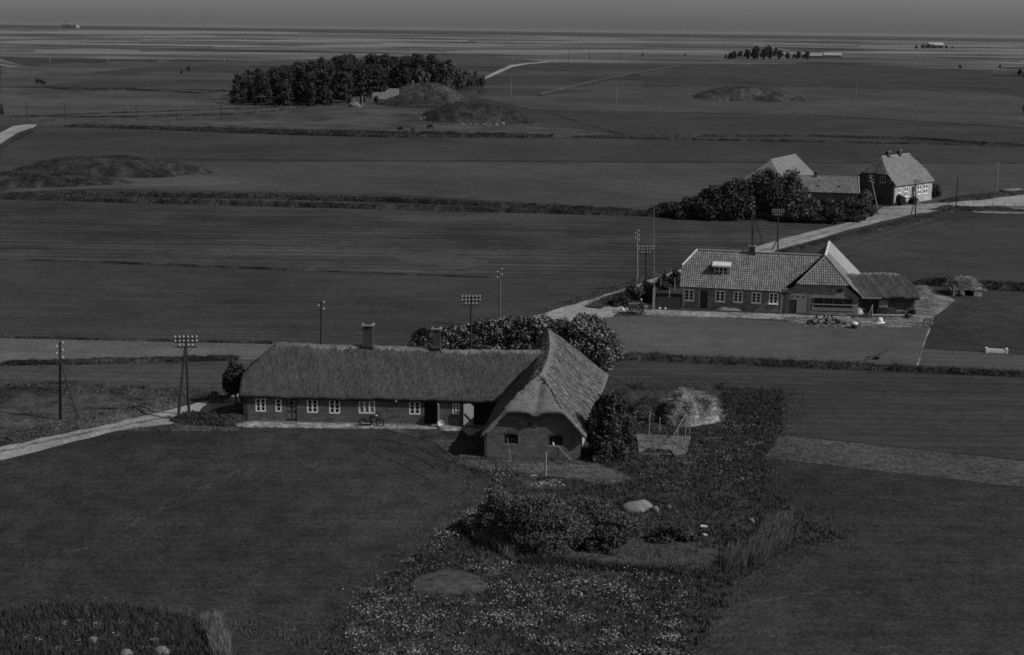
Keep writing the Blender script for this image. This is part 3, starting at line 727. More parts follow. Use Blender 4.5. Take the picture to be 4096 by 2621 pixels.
for q in gw:
    l = loc1((BL.x + q[0], BL.y + .1)); o = window(h1, q, 0, 4, 3, fm=iron, sill=False, rz=a0, loc=(l.x, l.y, q[2]), bar=.04, mid=.04, fr=.05)
    # segment-arch head of darker bricks
    n = 7; W = q[1] - q[0]; mbh = MB()
    for i in range(n):
        t = (i + .5) / n; x = W * t; z = (q[3] - q[2]) + .02 + .1 * (1 - (2 * t - 1) ** 2)
        mbh.box(x - W / n * .46, x + W / n * .46, -.13, -.08, z - .11, z + .1)
    mbh.build('arch_head', brick_d, o)
l = loc1((BL.x + hat[0], BL.y - .05)); hb = MB()
n = 4; W = hat[1] - hat[0]
ho = MB().box(0, W, .02, .06, 0, hat[3] - hat[2]).build('loft_hatch', darkwood, h1); ho.location = (l.x, l.y, hat[2]); ho.rotation_euler = (0, 0, a0)
for i in range(n): MB().box(W * i / n + .01, W * (i + 1) / n - .01, -.015, .018, 0 if i > 1 else .35, hat[3] - hat[2]).build('plank', tonal('hatch_board', .1, .3, 3, 14, (4, 4, .6)), ho)
MB().blob((0, 0, 0), (.1, .05, .17), 5, .2).build('rag', white, h1, True).location = (*loc1((BL.x + Bf.hit(2213, 1755)[0], BL.y + .06)), 1.12)
# bargeboards under the barn verge
for sgn, a, b in ((-1, (0, 2.02), (1.42, 3.52)), (1, (6.94, 2.02), (5.52, 3.52))):
    p = loc1((BL.x + a[0], BL.y - .12)); q = loc1((BL.x + b[0], BL.y - .12))
    MB().beam((p.x, p.y, a[1]), (q.x, q.y, b[1]), .06, .16).build('bargeboard', greywood, h1)

# ------------------------------------------------------------------ farmhouse two: tiled dwelling, cross wing, thatched byre
B = Fr(19.58, 158.52, math.atan2(-2.44, 11.42))
h2 = B.root('tiled_farmhouse', 'brick farmhouse with pantiled roof, dormer, arched gateway and thatched byre', 'farmhouse')
L2 = 12.2; DP2 = 7.6; E2 = 2.5; R2 = 6.15
P = lambda u0, u1, v0, v1: B.rect(u0, u1, v0, v1)
w2 = [P(2737, 2776, 1158, 1203), P(2861, 2900, 1163, 1207), P(2934, 2971, 1166, 1209), P(3006, 3044, 1170, 1213), P(3076, 3112, 1172, 1216)]
d2 = P(2800, 2830, 1160, 1230); d2 = (d2[0], d2[1], .05, 2.1)
mb = MB(); wall_open(mb, 0, L2, E2 + .3, 0, .3, w2 + [d2]); mb.box(0, L2, DP2 - .3, DP2, -.4, E2 + .3)
mb.add([(.002, 0, -.4), (.3, 0, -.4), (.3, DP2, -.4), (.002, DP2, -.4), (.002, .3, E2), (.3, .3, E2), (.3, DP2 - .3, E2), (.002, DP2 - .3, E2), (.002, 2.2, 4.3), (.3, 2.2, 4.3), (.3, DP2 - 2.2, 4.3), (.002, DP2 - 2.2, 4.3)],
       [(0, 3, 7, 4), (1, 5, 6, 2), (4, 7, 11, 8), (5, 9, 10, 6), (8, 11, 10, 9)])
mb.build('wall', brick2, h2)
MB().box(-.01, .28, -.03, -.002, -.3, E2).build('corner_pier', cream, h2); MB().box(L2 - .55, L2 - .15, -.1, -.002, -.3, E2).build('corner_pier', concrete, h2)
MB().box(-.3, L2 + .1, -.16, -.002, E2 - .12, E2 + .1).build('cornice', concrete, h2)
for q in w2: window(h2, q, .0, 2, 3, fm=tonal('white_gloss', .8, .05, 3, 12), bar=.04, mid=.14, fr=.11)
plank_door(h2, 'door', d2, .1, 5, darkwood); MB().box(d2[0] - .12, d2[0] - .002, -.02, .1, 0, 2.15).build('door_frame', cream, h2)
# roof planes under the tiles
o2 = .45; rdg = 15.6
hl = 1.15; zhl = 4.55
def pl(z): return -o2 + (DP2 / 2 + o2) * (z - E2) / (R2 - E2)      # y of the front plane at height z
mb = MB(); x0 = -.35
xv = B.hit(3122, 1160, -o2)[0]
pts = [(x0, -o2, E2), (xv, -o2, E2), (rdg, DP2 / 2, R2), (hl, DP2 / 2, R2), (x0, pl(zhl), zhl)]
mb.add(pts + [(x, DP2 - y, z) for x, y, z in pts], [(0, 1, 2, 3, 4), (9, 8, 7, 6, 5), (4, 3, 9), ])
r2 = mb.build('roof', tile_d, h2)
sl = Vector((0, DP2 / 2 + o2, R2 - E2)); LS = sl.length
def in2(u, v):
    f = v / LS; z = E2 + (R2 - E2) * f
    if f > 1: return False
    return u > (0 if z < zhl else (z - zhl) / (R2 - zhl) * (hl - x0)) and u < xv - x0 + (rdg - xv) * f - .1
tiles(r2, 'roof_tiles', (x0, -o2, E2 + .02), (1, 0, 0), sl, in2, rdg - x0, LS, tile_m)
MB().tube((hl, DP2 / 2, R2 + .06), (rdg - .2, DP2 / 2, R2 + .06), .11, .11, 8).build('ridge_tiles', tile_l, r2)
MB().tube((x0, pl(zhl), zhl + .06), (hl, DP2 / 2, R2 + .08), .12, .12, 8).build('hip_tiles', tonal('lime_mortar', .5, .15, 1, 8), r2)
# dormer
dx0, dz0 = B.hit(2853, 1103, .75); dx1, dz1 = B.hit(2912, 1066, .75); dyf = pl(dz0) + .0
dyf = pl(B.hit(2880, 1100, 1.2)[1]); dx0, dz0 = B.hit(2853, 1102, dyf); dx1, dz1 = B.hit(2916, 1069, dyf)
yb = pl(dz1) + .35
dm = MB().box(dx0, dx0 + .14, dyf, yb, dz0 - .1, dz1).box(dx1 - .14, dx1, dyf, yb, dz0 - .1, dz1).box(dx0 + .142, dx1 - .142, dyf + .25, yb - .01, dz0 - .1, dz1 - .002).build('dormer', concrete, h2)
window(dm, (dx0 + .16, dx1 - .16, dz0, dz1 - .02), dyf + .02, 3, 2, bar=.05, mid=.1)
mb = MB(); mb.add([(dx0 - .18, dyf - .25, dz1), (dx1 + .18, dyf - .25, dz1), (dx1 + .18, yb + .5, dz1 + .32), (dx0 - .18, yb + .5, dz1 + .32), (dx0 - .18, dyf - .25, dz1 + .16), (dx1 + .18, dyf - .25, dz1 + .16), (dx1 + .18, yb + .5, dz1 + .42), (dx0 - .18, yb + .5, dz1 + .42)],
       [(3, 2, 1, 0), (4, 5, 6, 7), (0, 1, 5, 4), (1, 2, 6, 5), (2, 3, 7, 6), (3, 0, 4, 7)]); mb.build('dormer_roof', tonal('zinc', .5, .12, 2, 9), dm)
x, z = B.hit(3011, 978, DP2 / 2); chimney(h2, x, DP2 / 2, 5.6, z, .62, .6, brick_d)
MB().box(x - .75, x - .32, DP2 / 2 - .1, DP2 / 2 + .35, 6.0, 6.45).build('roof_hatch', plaster, h2)
# cross wing: frame at its front gable
Cg = Fr(31.0, 156.05, math.atan2(-.75, 8.0)); ca = Cg.a - B.a
def locB(f, x, y, z):
    p = f.world(x, y, z) - B.o; return (B.c * p.x + B.s * p.y, -B.s * p.x + B.c * p.y, z)
def put(mb, f):
    mb.v = [locB(f, *v) for v in mb.v]; return mb
CW = 8.1; CE = 1.95; CZ = 3.4; CR = 6.25; sk = .16                 # sk: the wing leans to the right as it runs back
arch = Cg.rect(3147, 3238, 1164, 1256); vent = Cg.rect(3348, 3371, 1157, 1170); win_r = Cg.rect(3255, 3410, 1196, 1232)
mb = MB(); mb.prism([(0, -.4), (CW, -.4), (CW, CE + .1), (CW - 1.7, CZ + .06), (1.35, CZ + .06), (0, CE + .5)], 0, .3)
put(mb, Cg).build('gable_wall', brick2, h2)
mb = MB(); mb.box(CW - .3, CW, .302, 12, -.4, CE); put(mb, Cg).build('wing_wall', brick2, h2)
n = 9; W = arch[1] - arch[0]; pts = [(arch[0], 0)] + [(arch[0] + W * i / n, 2.0 + .42 * math.sin(math.pi * i / n)) for i in range(n + 1)] + [(arch[1], 0)]
ga = put(MB().prism(pts, -.03, -.004), Cg).build('gateway', tonal('gate_surround', .1, .2, 2, 9), h2)
gx0 = arch[0] + .3; gx1 = arch[1] - .35; nn_ = 7
for i in range(nn_):
    a, b = gx0 + (gx1 - gx0) * i / nn_, gx0 + (gx1 - gx0) * (i + 1) / nn_; tt = (i + .5) / nn_; ht = 2.0 + .3 * math.sin(math.pi * (.12 + .76 * tt))
    lo = .05 if i > 2 else 1.55
    put(MB().box(a + .008, b - .008, -.07, -.034, lo, ht), Cg).build('plank', tonal('gate_boards', .2, .25, 3, 14, (4, 4, .5)), ga)
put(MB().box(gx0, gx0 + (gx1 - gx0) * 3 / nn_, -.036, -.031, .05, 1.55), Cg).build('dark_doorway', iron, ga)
for k in (.16, .5, .84): put(MB().tube((gx0 + (gx1 - gx0) * k, -.1, 1.95), (gx0 + (gx1 - gx0) * k, -.071, 1.95), .1, .1, 10), Cg).build('round_light', glass, ga)
put(MB().box(vent[0], vent[1], -.02, .02, vent[2], vent[3]), Cg).build('vent', iron, h2)
q = win_r; wo_ = put(MB().box(q[0], q[1], -.04, -.004, q[2], q[3]), Cg).build('long_window', glass, h2)
for i in range(5):
    a = q[0] + (q[1] - q[0]) * i / 4; put(MB().box(a - .06, a + .06, -.08, -.041, q[2], q[3]), Cg).build('mullion', darkwood, wo_)
for z in (q[2] - .1, q[3]): put(MB().box(q[0] - .1, q[1] + .1, -.09, -.041, z, z + .1), Cg).build('rail', darkwood, wo_)
# cross-wing roof
xm = CW / 2; rb = 13.2; sb = 2.0; ovh = .35
def cx(x, y): return x + sk * y
eL, eR = -ovh, CW + ovh
def xw(z, side): f = (z - CE) / (CR - CE); return (eL + (xm - eL) * f) if side < 0 else (eR + (xm - eR) * f)
split = 5.2
def plane(yy0, yy1, side, z0=CE, z1=CR): return [(cx(xw(z0, side), yy0), yy0, z0), (cx(xw(z0, side), yy1), yy1, z0), (cx(xw(z1, side), yy1), yy1, z1), (cx(xw(z1, side), yy0), yy0, z1)]
mb = MB()
mb.add([(cx(xw(CE, -1), -.25), -.25, CE), (cx(xw(CE, -1), rb), rb, CE), (cx(xm, rb), rb, CR), (cx(xm, sb), sb, CR), (cx(xw(CZ, -1), -.25), -.25, CZ)], [(0, 1, 2, 3, 4)])
mb.add([(cx(xw(CZ, -1), -.25), -.25, CZ), (cx(xw(CZ, 1), -.25), -.25, CZ), (cx(xm, sb), sb, CR)], [(0, 1, 2)])
rw = put(mb, Cg).build('wing_roof', tile_d, h2)
# front hip of pantiles
p0 = Vector(locB(Cg, cx(xw(CZ, -1), -.25), -.25, CZ)); p1 = Vector(locB(Cg, cx(xw(CZ, 1), -.25), -.25, CZ)); pk = Vector(locB(Cg, cx(xm, sb), sb, CR))
eu = (p1 - p0).normalized(); mpt = p0 + eu * (pk - p0).dot(eu); evv = pk - mpt; LH = evv.length; mu = (pk - p0).dot(eu); WU = (p1 - p0).length
tiles(rw, 'hip_tile_face', p0 + Vector((0, -.02, .02)), eu, evv, lambda u, v: v < LH and u > mu * v / LH and u < WU - (WU - mu) * v / LH, WU, LH, tile_m)
for a, b in ((p0, pk), (p1, pk)): MB().tube(a + Vector((0, 0, .05)), b + Vector((0, 0, .08)), .1, .1, 7).build('hip_tiles', tile_l if a is p0 else tile_d, rw)
# right slope: old thatch in front, bright fibre-cement sheets behind
mb = MB()
nS = 10
hi = .16
def rp(y, z, up=0): x, yy, zz = cx(xw(z, 1), y), y, z; return (x + up * .7, yy, zz + up * .72)
v = []
for i in range(nS + 1):
    for j in range(9):
        z = CE - .1 + (CR - CE + .1) * j / 8; y0_ = -.25 if z < CZ else -.25 + (sb + .25) * (z - CZ) / (CR - CZ); y = y0_ + (split - y0_) * i / nS
        v.append(rp(y, z, .14 + .05 * math.sin(i * 1.7 + j * 2.1)))
mb.add(v, [(i * 9 + j, i * 9 + j + 1, (i + 1) * 9 + j + 1, (i + 1) * 9 + j) for i in range(nS) for j in range(8)])
put(mb, Cg).build('thatch_slope', thatch_b, rw, True)
mb = MB(); mb.add([rp(split - .05, CE, .2), rp(rb + .3, CE, .2), rp(rb + .3, CR, .2), rp(split - .05, CR, .2), rp(split - .05, CE, .05), rp(rb + .3, CE, .05), rp(rb + .3, CR, .05), rp(split - .05, CR, .05)], [(0, 1, 2, 3), (7, 6, 5, 4), (0, 4, 5, 1), (1, 5, 6, 2), (2, 6, 7, 3), (3, 7, 4, 0)])
so_ = put(mb, Cg).build('sheet_slope', sheetm, rw)
put(MB().tube((cx(xm, sb), sb, CR + .1), (cx(xm, rb + .2), rb + .2, CR + .1), .14, .14, 8), Cg).build('ridge_tiles', tonal('lime_mortar', .5, .15, 1, 8), rw)
put(MB().prism([(0, 0), (CW, 0), (CW, CE), (xm, CR - .1), (0, CE)], rb - .3, rb), Cg)
bk = MB(); bk.prism([(0, 0), (CW, 0), (CW, CE), (xm, CR - .12), (0, CE)], rb - .3, rb); bk.v = [(cx(x, y), y, z) for x, y, z in bk.v]; put(bk, Cg).build('rear_gable_wall', brick2, h2)
# thatched byre running right
T = Fr(39.0, 156.35, math.atan2(.1, 6.6)); TL = 6.75; TD = 5.6; TE = 2.0
dk = T.rect(3450, 3510, 1192, 1256); wdr = T.rect(3515, 3550, 1190, 1256); lat = T.rect(3588, 3627, 1190, 1243)
mb = MB(); wall_open(mb, 0, TL, TE + .2, 0, .3, [(dk[0], dk[1], -.02, 1.75), lat]); mb.box(0, TL, TD - .3, TD, -.4, TE + .2)
mb.add([(TL - .3, .302, -.4), (TL, .302, -.4), (TL, TD - .302, -.4), (TL - .3, TD - .302, -.4), (TL - .3, .302, TE), (TL, .302, TE), (TL, TD - .302, TE), (TL - .3, TD - .302, TE), (TL - .3, 1.5, 3.1), (TL, 1.5, 3.1), (TL, TD - 1.5, 3.1), (TL - .3, TD - 1.5, 3.1)], [(1, 2, 6, 5), (0, 4, 7, 3), (5, 6, 10, 9), (4, 8, 11, 7), (8, 9, 10, 11)])
put(mb, T).build('byre_wall', brick_d, h2)
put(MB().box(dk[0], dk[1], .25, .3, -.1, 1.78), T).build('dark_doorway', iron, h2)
o = put(MB().box(wdr[0], wdr[1], -.06, -.004, .75, 1.85), T).build('pale_door', greywood, h2)
for i in range(4): put(MB().box(wdr[0] + (wdr[1] - wdr[0]) * i / 4 + .01, wdr[0] + (wdr[1] - wdr[0]) * (i + 1) / 4 - .01, -.085, -.061, .75, 1.85), T).build('plank', greywood, o)
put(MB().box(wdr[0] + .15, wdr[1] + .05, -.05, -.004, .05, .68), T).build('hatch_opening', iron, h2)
l = locB(T, lat[0], .08, lat[2]); window(h2, lat, 0, 4, 4, fm=greywood, rz=T.a - B.a, loc=l, bar=.045, mid=.045, fr=.06)
mapT = lambda s, t: locB(T, -.9 + s, TD / 2 + t * (TD / 2 + .4), 0)[:2]
rT, topT = thatch_field(h2, 'byre_thatch_roof', mapT, TL + 1.35, lambda f: 4.45 - .15 * f, TE + .1, thatch, hipR=(2.0, 2.9), nz=.1, thick=.42, seed=12, cap=(.9, TL - .3, .14), capmat=thatch_b)
thatch_straw(rT, mapT, topT, TL + 1.35, 2600, MATS['thatch_end'])
put(MB().box(dk[0] - .3, dk[1] + .3, -.5, -.01, 1.82, 1.92), T).build('door_canopy', greywood, h2)

# ------------------------------------------------------------------ farmhouse three: tall brick house with low wings
C3 = gp(3575, 823); E3 = 3.6
Fa = math.atan2(10.47, 10.07)
H3 = Fr(C3.x, C3.y, Fa)
h3 = H3.root('brick_house', 'tall brick house with steep half-hipped tile roof and two ridge chimneys by the road', 'house')
L3 = 14.4; W3 = 8.6; R3 = 8.6
fw = [H3.rect(a, b, c, d) for a, b, c, d in ((3591, 3604, 752, 790), (3617, 3631, 747, 786), (3669, 3684, 741, 777), (3694, 3709, 737, 774))]
fd = H3.rect(3646, 3658, 745, 795); fd = (fd[0], fd[1], .9, 3.1)
mb = MB(); wall_open(mb, 0, L3, E3 + .1, 0, .3, fw + [fd]); mb.box(0, L3, W3 - .3, W3, -.5, E3 + .1); mb.box(L3 - .3, L3, .302, W3 - .302, -.5, E3 + .1)
mb.build('front_wall', brick3, h3)  # paler brick than the gable: its sunlight is put into the colour
zh3 = 5.7; yi = (zh3 - E3) / (R3 - E3) * W3 / 2
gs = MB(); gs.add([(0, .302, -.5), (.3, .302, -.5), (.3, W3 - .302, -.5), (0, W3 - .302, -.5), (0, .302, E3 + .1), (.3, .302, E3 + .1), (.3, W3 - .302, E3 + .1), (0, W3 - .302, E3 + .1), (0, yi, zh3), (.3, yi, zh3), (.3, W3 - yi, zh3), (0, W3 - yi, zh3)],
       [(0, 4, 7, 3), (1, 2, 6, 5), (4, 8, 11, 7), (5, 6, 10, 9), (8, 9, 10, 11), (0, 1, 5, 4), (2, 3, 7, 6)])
gs.build('gable_wall', brick_d, h3)  # darker brick paints in the shade on this side of the house
for q in fw: window(h3, q, -.04, 2, 2, fm=tonal('white_gloss', .8, .05, 3, 12), bar=.2, mid=.22, fr=.09)
for k in (2.6, 5.0): window(h3, (k - .55, k + .55, 0, 1.15), 0, 2, 1, rz=-math.pi / 2, loc=(-.05, k + .55, 4.1), fm=cream)
o = MB().box(fd[0], fd[1], .05, .12, fd[2], fd[3]).build('door', darkwood, h3); MB().box(fd[0] + .1, fd[1] - .1, .03, .048, 2.2, 2.9).build('door_light', glass, o)
for k in range(4): MB().box(fd[0] - .4, fd[1] + .4, -.35 * (4 - k), -.35 * (3 - k) - .003, -.3, .2 + .22 * k).build('step', concrete, h3)
MB().box(.02, L3 - .02, -.05, -.003, -.4, .7).build('plinth', plaster, h3)
ov = .35; hs = 1.9
def py3(z): return -ov + (W3 / 2 + ov) * (z - E3) / (R3 - E3)
mb = MB(); pts = [(-.15, -ov, E3), (L3 + .15, -ov, E3), (L3 + .15, py3(zh3), zh3), (L3 - hs, W3 / 2, R3), (hs, W3 / 2, R3), (-.15, py3(zh3), zh3)]
mb.add(pts + [(x, W3 - y, z) for x, y, z in pts], [(0, 1, 2, 3, 4, 5), (11, 10, 9, 8, 7, 6), (5, 4, 11), (2, 8, 3)])
r3 = mb.build('roof', tile_d, h3)
sl = Vector((0, W3 / 2 + ov, R3 - E3)); LS3 = sl.length
def in3(u, v):
    z = E3 + (R3 - E3) * v / LS3
    if v > LS3: return False
    k = 0 if z < zh3 else (z - zh3) / (R3 - zh3) * (hs + .15)
    return k < u < L3 + .3 - k
tiles(r3, 'roof_tiles', (-.15, -ov, E3 + .02), (1, 0, 0), sl, in3, L3 + .3, LS3, tile_l)
hv = Vector((hs + .15, 0, R3 - zh3)); WL = (W3 - 2 * py3(zh3)); LHv = hv.length
tiles(r3, 'hip_tile_face', (-.17, W3 - py3(zh3), zh3 + .02), (0, -1, 0), hv, lambda u, v: v < LHv and WL / 2 * v / LHv < u < WL - WL / 2 * v / LHv, WL, LHv, tile_m)
MB().tube((hs, W3 / 2, R3 + .07), (L3 - hs, W3 / 2, R3 + .07), .13, .13, 8).build('ridge_tiles', sheetm, r3)
MB().box(-.3, -.16, py3(zh3) + .1, W3 - py3(zh3) - .1, zh3 - .15, zh3 - .01).build('gutter', concrete, r3)
for f in (.22, .62): chimney(h3, hs + (L3 - 2 * hs) * f, W3 / 2, R3 - .3, R3 + 1.15, .7, .6, brick_d)
for k, (y, z) in enumerate(((.95, 4.95), (1.25, 4.55), (.7, 4.5), (1.0, 4.2))): MB().tube((-.12, y, z), (-.02, y, z), .09, .09, 8).build('wire_insulator', porcelain, h3)
# low tiled outbuilding in front of the tall gable and barn behind
def lowhouse(name, label, ridge_px, eave_px, zr_, ze_, depth, mat, wallm, cat, hip=None, lit=None):
    a, b = gp(*ridge_px[0], zr_), gp(*ridge_px[1], zr_)
    d = (b - a).to_2d(); ang = math.atan2(d.y, d.x); f = Fr(a.x, a.y, ang); L = d.length
    rt = f.root(name, label, cat); hd = depth / 2
    MB().box(.1, L - .1, -hd + .3, -hd + .6, -.5, ze_ + .15).box(.1, L - .1, hd - .6, hd - .3, -.5, ze_ + .15).build('wall', wallm, rt)
    for x0, x1 in ((.1, .4), (L - .4, L - .1)):
        mb = MB(); mb.prism([(-hd + .602, -.5), (hd - .602, -.5), (hd - .602, ze_), (0, zr_ - .25), (-hd + .602, ze_)], x0, x1); mb.v = [(y, x, z) for x, y, z in mb.v]; mb.build('gable_wall', wallm, rt)
    mb = MB().add([(-.25, -hd, ze_), (L + .25, -hd, ze_), (L + .25, 0, zr_), (-.25, 0, zr_), (-.25, hd, ze_), (L + .25, hd, ze_)], [(0, 1, 2, 3), (3, 2, 5, 4)])
    r = mb.build('roof', tile_d, rt); sl = Vector((0, hd, zr_ - ze_)); ls = sl.length
    tiles(r, 'roof_tiles', (-.25, -hd, ze_ + .02), (1, 0, 0), sl, lambda u, v: v < ls and u < L + .4, L + .5, ls, mat)
    MB().tube((-.2, 0, zr_ + .05), (L + .2, 0, zr_ + .05), .11, .11, 7).build('ridge_tiles', mat, r)
    return f, rt, L
f4, o4, L4 = lowhouse('tiled_outbuilding', 'low tiled outbuilding behind the shrubs beside the tall brick house', [(3180, 703), (3428, 710)], None, 4.9, 2.3, 7.4, tile_m, brick, 'outbuilding')
chimney(o4, f4.hit(3262, 690)[0], 0, 4.5, 6.0, .55, .5, brick_d)
mb = MB().add([(L4 + .3, -3.9, 2.2), (L4 + .34, -3.9, 2.05), (L4 + .34, .05, 4.9), (L4 + .3, .05, 5.05)], [(0, 1, 2, 3)])
MB().beam((L4 + .3, -3.75, 2.25), (L4 + .3, .05, 5.0), .12, .3).build('verge_board', plaster, o4)
for x in (4, 8, 12): MB().box(x, x + .35, -2.55, -2.3, 3.3, 3.5).build('roof_light', glass, o4)
MB().box(L4 + .06, L4 + .1, -3.0, -.2, -.3, 2.6).build('limewashed_gable', plaster, o4)
f5, o5, L5 = lowhouse('gabled_barn', 'pale tiled barn standing behind the low outbuilding and windswept trees', [(3085, 640), (3182, 619)], None, 6.6, 2.6, 9.0, tile_l, brick, 'barn')
MB().add([(-.25, 0, 6.6), (-4.2, -4.5, 2.6), (-4.2, 4.5, 2.6), (-.25, -4.5, 2.6), (-.25, 4.5, 2.6)], [(0, 2, 1), (0, 1, 3), (0, 4, 2)]).build('hip_roof', tile_m, o5); MB().box(-3.9, .1, -4.2, -3.9, -.5, 2.7).box(-3.9, -3.6, -3.898, 4.2, -.5, 2.7).build('wall', brick, o5)

# ------------------------------------------------------------------ telephone and power poles
def insul(mb, p, s=1.0):
    return mb.lathe([(.02, 0), (.06 * s, .03), (.075 * s, .09), (.05 * s, .13), (.055 * s, .17), (.02, .21)], p, 8)
ins_mesh = {}
def insulators(root, pts, s=1.0):
    for p in pts:
        if s not in ins_mesh: o = insul(MB(), (0, 0, 0), s).build('insulator', porcelain, root, True); ins_mesh[s] = o.data
        else: o = bpy.data.objects.new('insulator', ins_mesh[s]); col.objects.link(o); o.parent = root
        o.location = p
def pole_base(ub, vb, vt, ut=None):
    b = gp(ub, vb); ut = ub if ut is None else ut
    h = height_at(ut, vt, b.y) - b.z; return b, h, x_at(ut, vt, b.y) - b.x
def cross_pole(ub, vb, vt, label, legs=None, mat=tarwood, ang=.1, strut=None, ut=None, arms=((0.18, 6), (.50, 6), (.86, 4)), wd=.86, group='telephone poles with crossarms', s=1.0):
    b, h, lx = pole_base(ub, vb, vt, ut); root = empty('telephone_pole', b, ang, label, 'utility pole', group)
    c, sn = math.cos(-ang), math.sin(-ang); lxl = (lx * c, lx * sn)
    if legs:
        for (u, v) in legs:
            q = gp(u, v) - b; q = (q.x * c - q.y * sn, q.x * sn + q.y * c)
            MB().tube((q[0], q[1], -.3), (lxl[0] * .97, lxl[1], h * .93), .13, .09, 8).build('leg', mat, root)
        MB().tube((lxl[0], lxl[1], h * .88), (lxl[0], lxl[1], h), .1, .09, 8).build('pole', mat, root)
    else: MB().tube((0, 0, -.4), (lxl[0], lxl[1], h), .13, .085, 8).build('pole', mat, root)
    if strut:
        q = gp(*strut[0]) - b; q = (q.x * c - q.y * sn, q.x * sn + q.y * c); z = height_at(*strut[1], b.y) - b.z
        MB().tube((q[0], q[1], -.3), (lxl[0] * z / h, 0, min(z, h * .9)), .1, .08, 7).build('strut', mat, root)
    for dz, k in arms:
        z = h - dz; x0 = lxl[0]
        a = MB().box(x0 - wd, x0 + wd, -.13, -.04, z - .06, z + .04).build('crossarm', mat, root)
        xs_ = [(-.97 + 1.94 * (i + .0) / 5) * wd for i in range(6)]
        if k == 4: xs_ = xs_[1:5]
        insulators(root, [(x0 + x, -.085, z + .04) for x in xs_], s)
    for sg in (-1, 1): MB().beam((lxl[0] + sg * wd * .75, -.1, h - arms[-1][0]), (lxl[0] + sg * .05, -.1, h - arms[-1][0] - .55), .03, .03).build('brace', iron, root)
    return root
def side_pole(ub, vb, vt, label, mat=tarwood, strut=None, ut=None, n=4, group='poles with side insulators', ang=0, step=.3, s=1.0, r=.12):
    b, h, lx = pole_base(ub, vb, vt, ut); root = empty('power_pole', b, ang, label, 'utility pole', group)
    MB().tube((0, 0, -.4), (lx, 0, h), r, r * .7, 8).build('pole', mat, root)
    if strut:
        q = gp(*strut[0]) - b; z = height_at(*strut[1], b.y) - b.z
        MB().tube((q.x, q.y, -.3), (lx * z / h, 0, z), .085, .07, 7).build('strut', mat, root)
    pts = []
    for i in range(n):
        z = h - .18 - i * step; sg = 1 if i % 2 == 0 else -1; k = lx * z / h
        MB().beam((k, -.06, z - .06), (k + sg * .24, -.06, z - .02), .03, .03).build('bracket', iron, root)
        pts.append((k + sg * .24, -.06, z - .02))
    insulators(root, pts, s); return root
side_pole(240, 1680, 1365, 'dark pole with long slanting strut beside the rutted road', strut=((325, 1692), (243, 1440)), n=5)
cross_pole(733, 1671, 1345, 'two-legged telephone pole with crossarms at the thatched farmhouse road', legs=((710, 1682), (757, 1660)), ut=743)
side_pole(1285, 1484, 1205, 'dark pole rising behind the thatched ridge near the wider chimney', n=3)
cross_pole(1884, 1449, 1183, 'telephone pole with crossarms rising from the hedge behind thatched ridge')
side_pole(1999, 1313, 1072, 'tall plain pole standing in the hedge behind the thatched farmhouse', mat=tonal('brown_pole', .1, .3, 2, 18, (4, 4, .4)), n=4)
side_pole(2549, 1114, 920, 'pale grey pole on the road edge opposite the tiled farmhouse', mat=greypole, n=5)
cross_pole(2584, 1168, 985, 'telephone pole with crossarms standing in the tiled farmhouse garden', strut=((2548, 1165), (2566, 1110)))
side_pole(3010, 994, 806, 'dark pole with thin strut directly behind the tiled farmhouse chimney', strut=((3056, 975), (3014, 850)), n=4)
cross_pole(3112, 1000, 838, 'telephone pole with crossarms between tiled ridge and road, short strut beside', strut=((3083, 1003), (3098, 950)))
side_pole(3519, 862, 702, 'leaning pale pole at the dark gable of the tall brick house', mat=greypole, ut=3481, n=5, r=.14)
cross_pole(3662, 863, 717, 'telephone pole with crossarms in front of the tall brick house windows', strut=((3640, 870), (3656, 775)), ut=3663, ang=.5)
side_pole(3823, 837, 706, 'dark slightly leaning pole on the verge right of the tall brick house', ut=3833, n=3)
side_pole(3985, 786, 648, 'pale pole on the road bank past the tall brick house', mat=greypole, ut=3992, n=5)
# masts and far poles
b, h, lx = pole_base(2614, 1238, 825, 2616); fp = empty('flagpole', b, 0, 'thin tall mast with thick footing post by the garden fence', 'mast')
MB().tube((0, 0, 2.4), (lx, 0, h), .045, .025, 6).build('mast', greypole, fp); MB().box(-.14, .14, -.14, .14, -.3, 2.5).build('post', greywood, fp)
for i, (u, vb, vt, kind) in enumerate([(110, 500, 402, 1), (262, 492, 415, 1), (500, 486, 430, 1), (546, 470, 406, 0), (707, 486, 423, 1), (884, 482, 410, 1), (1047, 455, 385, 1), (2045, 382, 308, 2), (2465, 412, 340, 2), (3420, 428, 335, 2), (3955, 466, 378, 2),
                                       (2274, 246, 205, 0), (2358, 244, 205, 0), (2480, 240, 208, 0), (2630, 236, 208, 2), (200, 252, 228, 2), (430, 245, 216, 2), (898, 246, 222, 2)]):
    b, h, lx = pole_base(u, vb, vt); nm = {0: 'plain dark pole standing in the distant fields', 1: 'dark pole with single crossarm in the row along the far field boundary', 2: 'pale thin pole standing far out in the open fields'}[kind]
    r = empty('field_pole', b, 0, nm, 'utility pole', {0: 'plain far poles', 1: 'far crossarm poles', 2: 'far pale poles'}[kind])
    h = min(h, 10.5); far = b.y > 900; wdt = .3 if far else .14
    MB().tube((0, 0, -.5), (0, 0, h), wdt, wdt * .7, 6).build('pole', greypole if kind == 2 else tarwood, r)
    if kind == 1: MB().box(-1.5, 1.5, -.08, .08, h - .15, h + .02).build('crossarm', tarwood if i % 2 else greypole, r)
    elif kind == 2: MB().box(-.35, .35, -.06, .06, h - .5, h - .4).build('bracket', greypole, r)
    else: MB().box(-.25, .25, -.06, .06, h - .4, h - .3).build('bracket', tarwood, r)

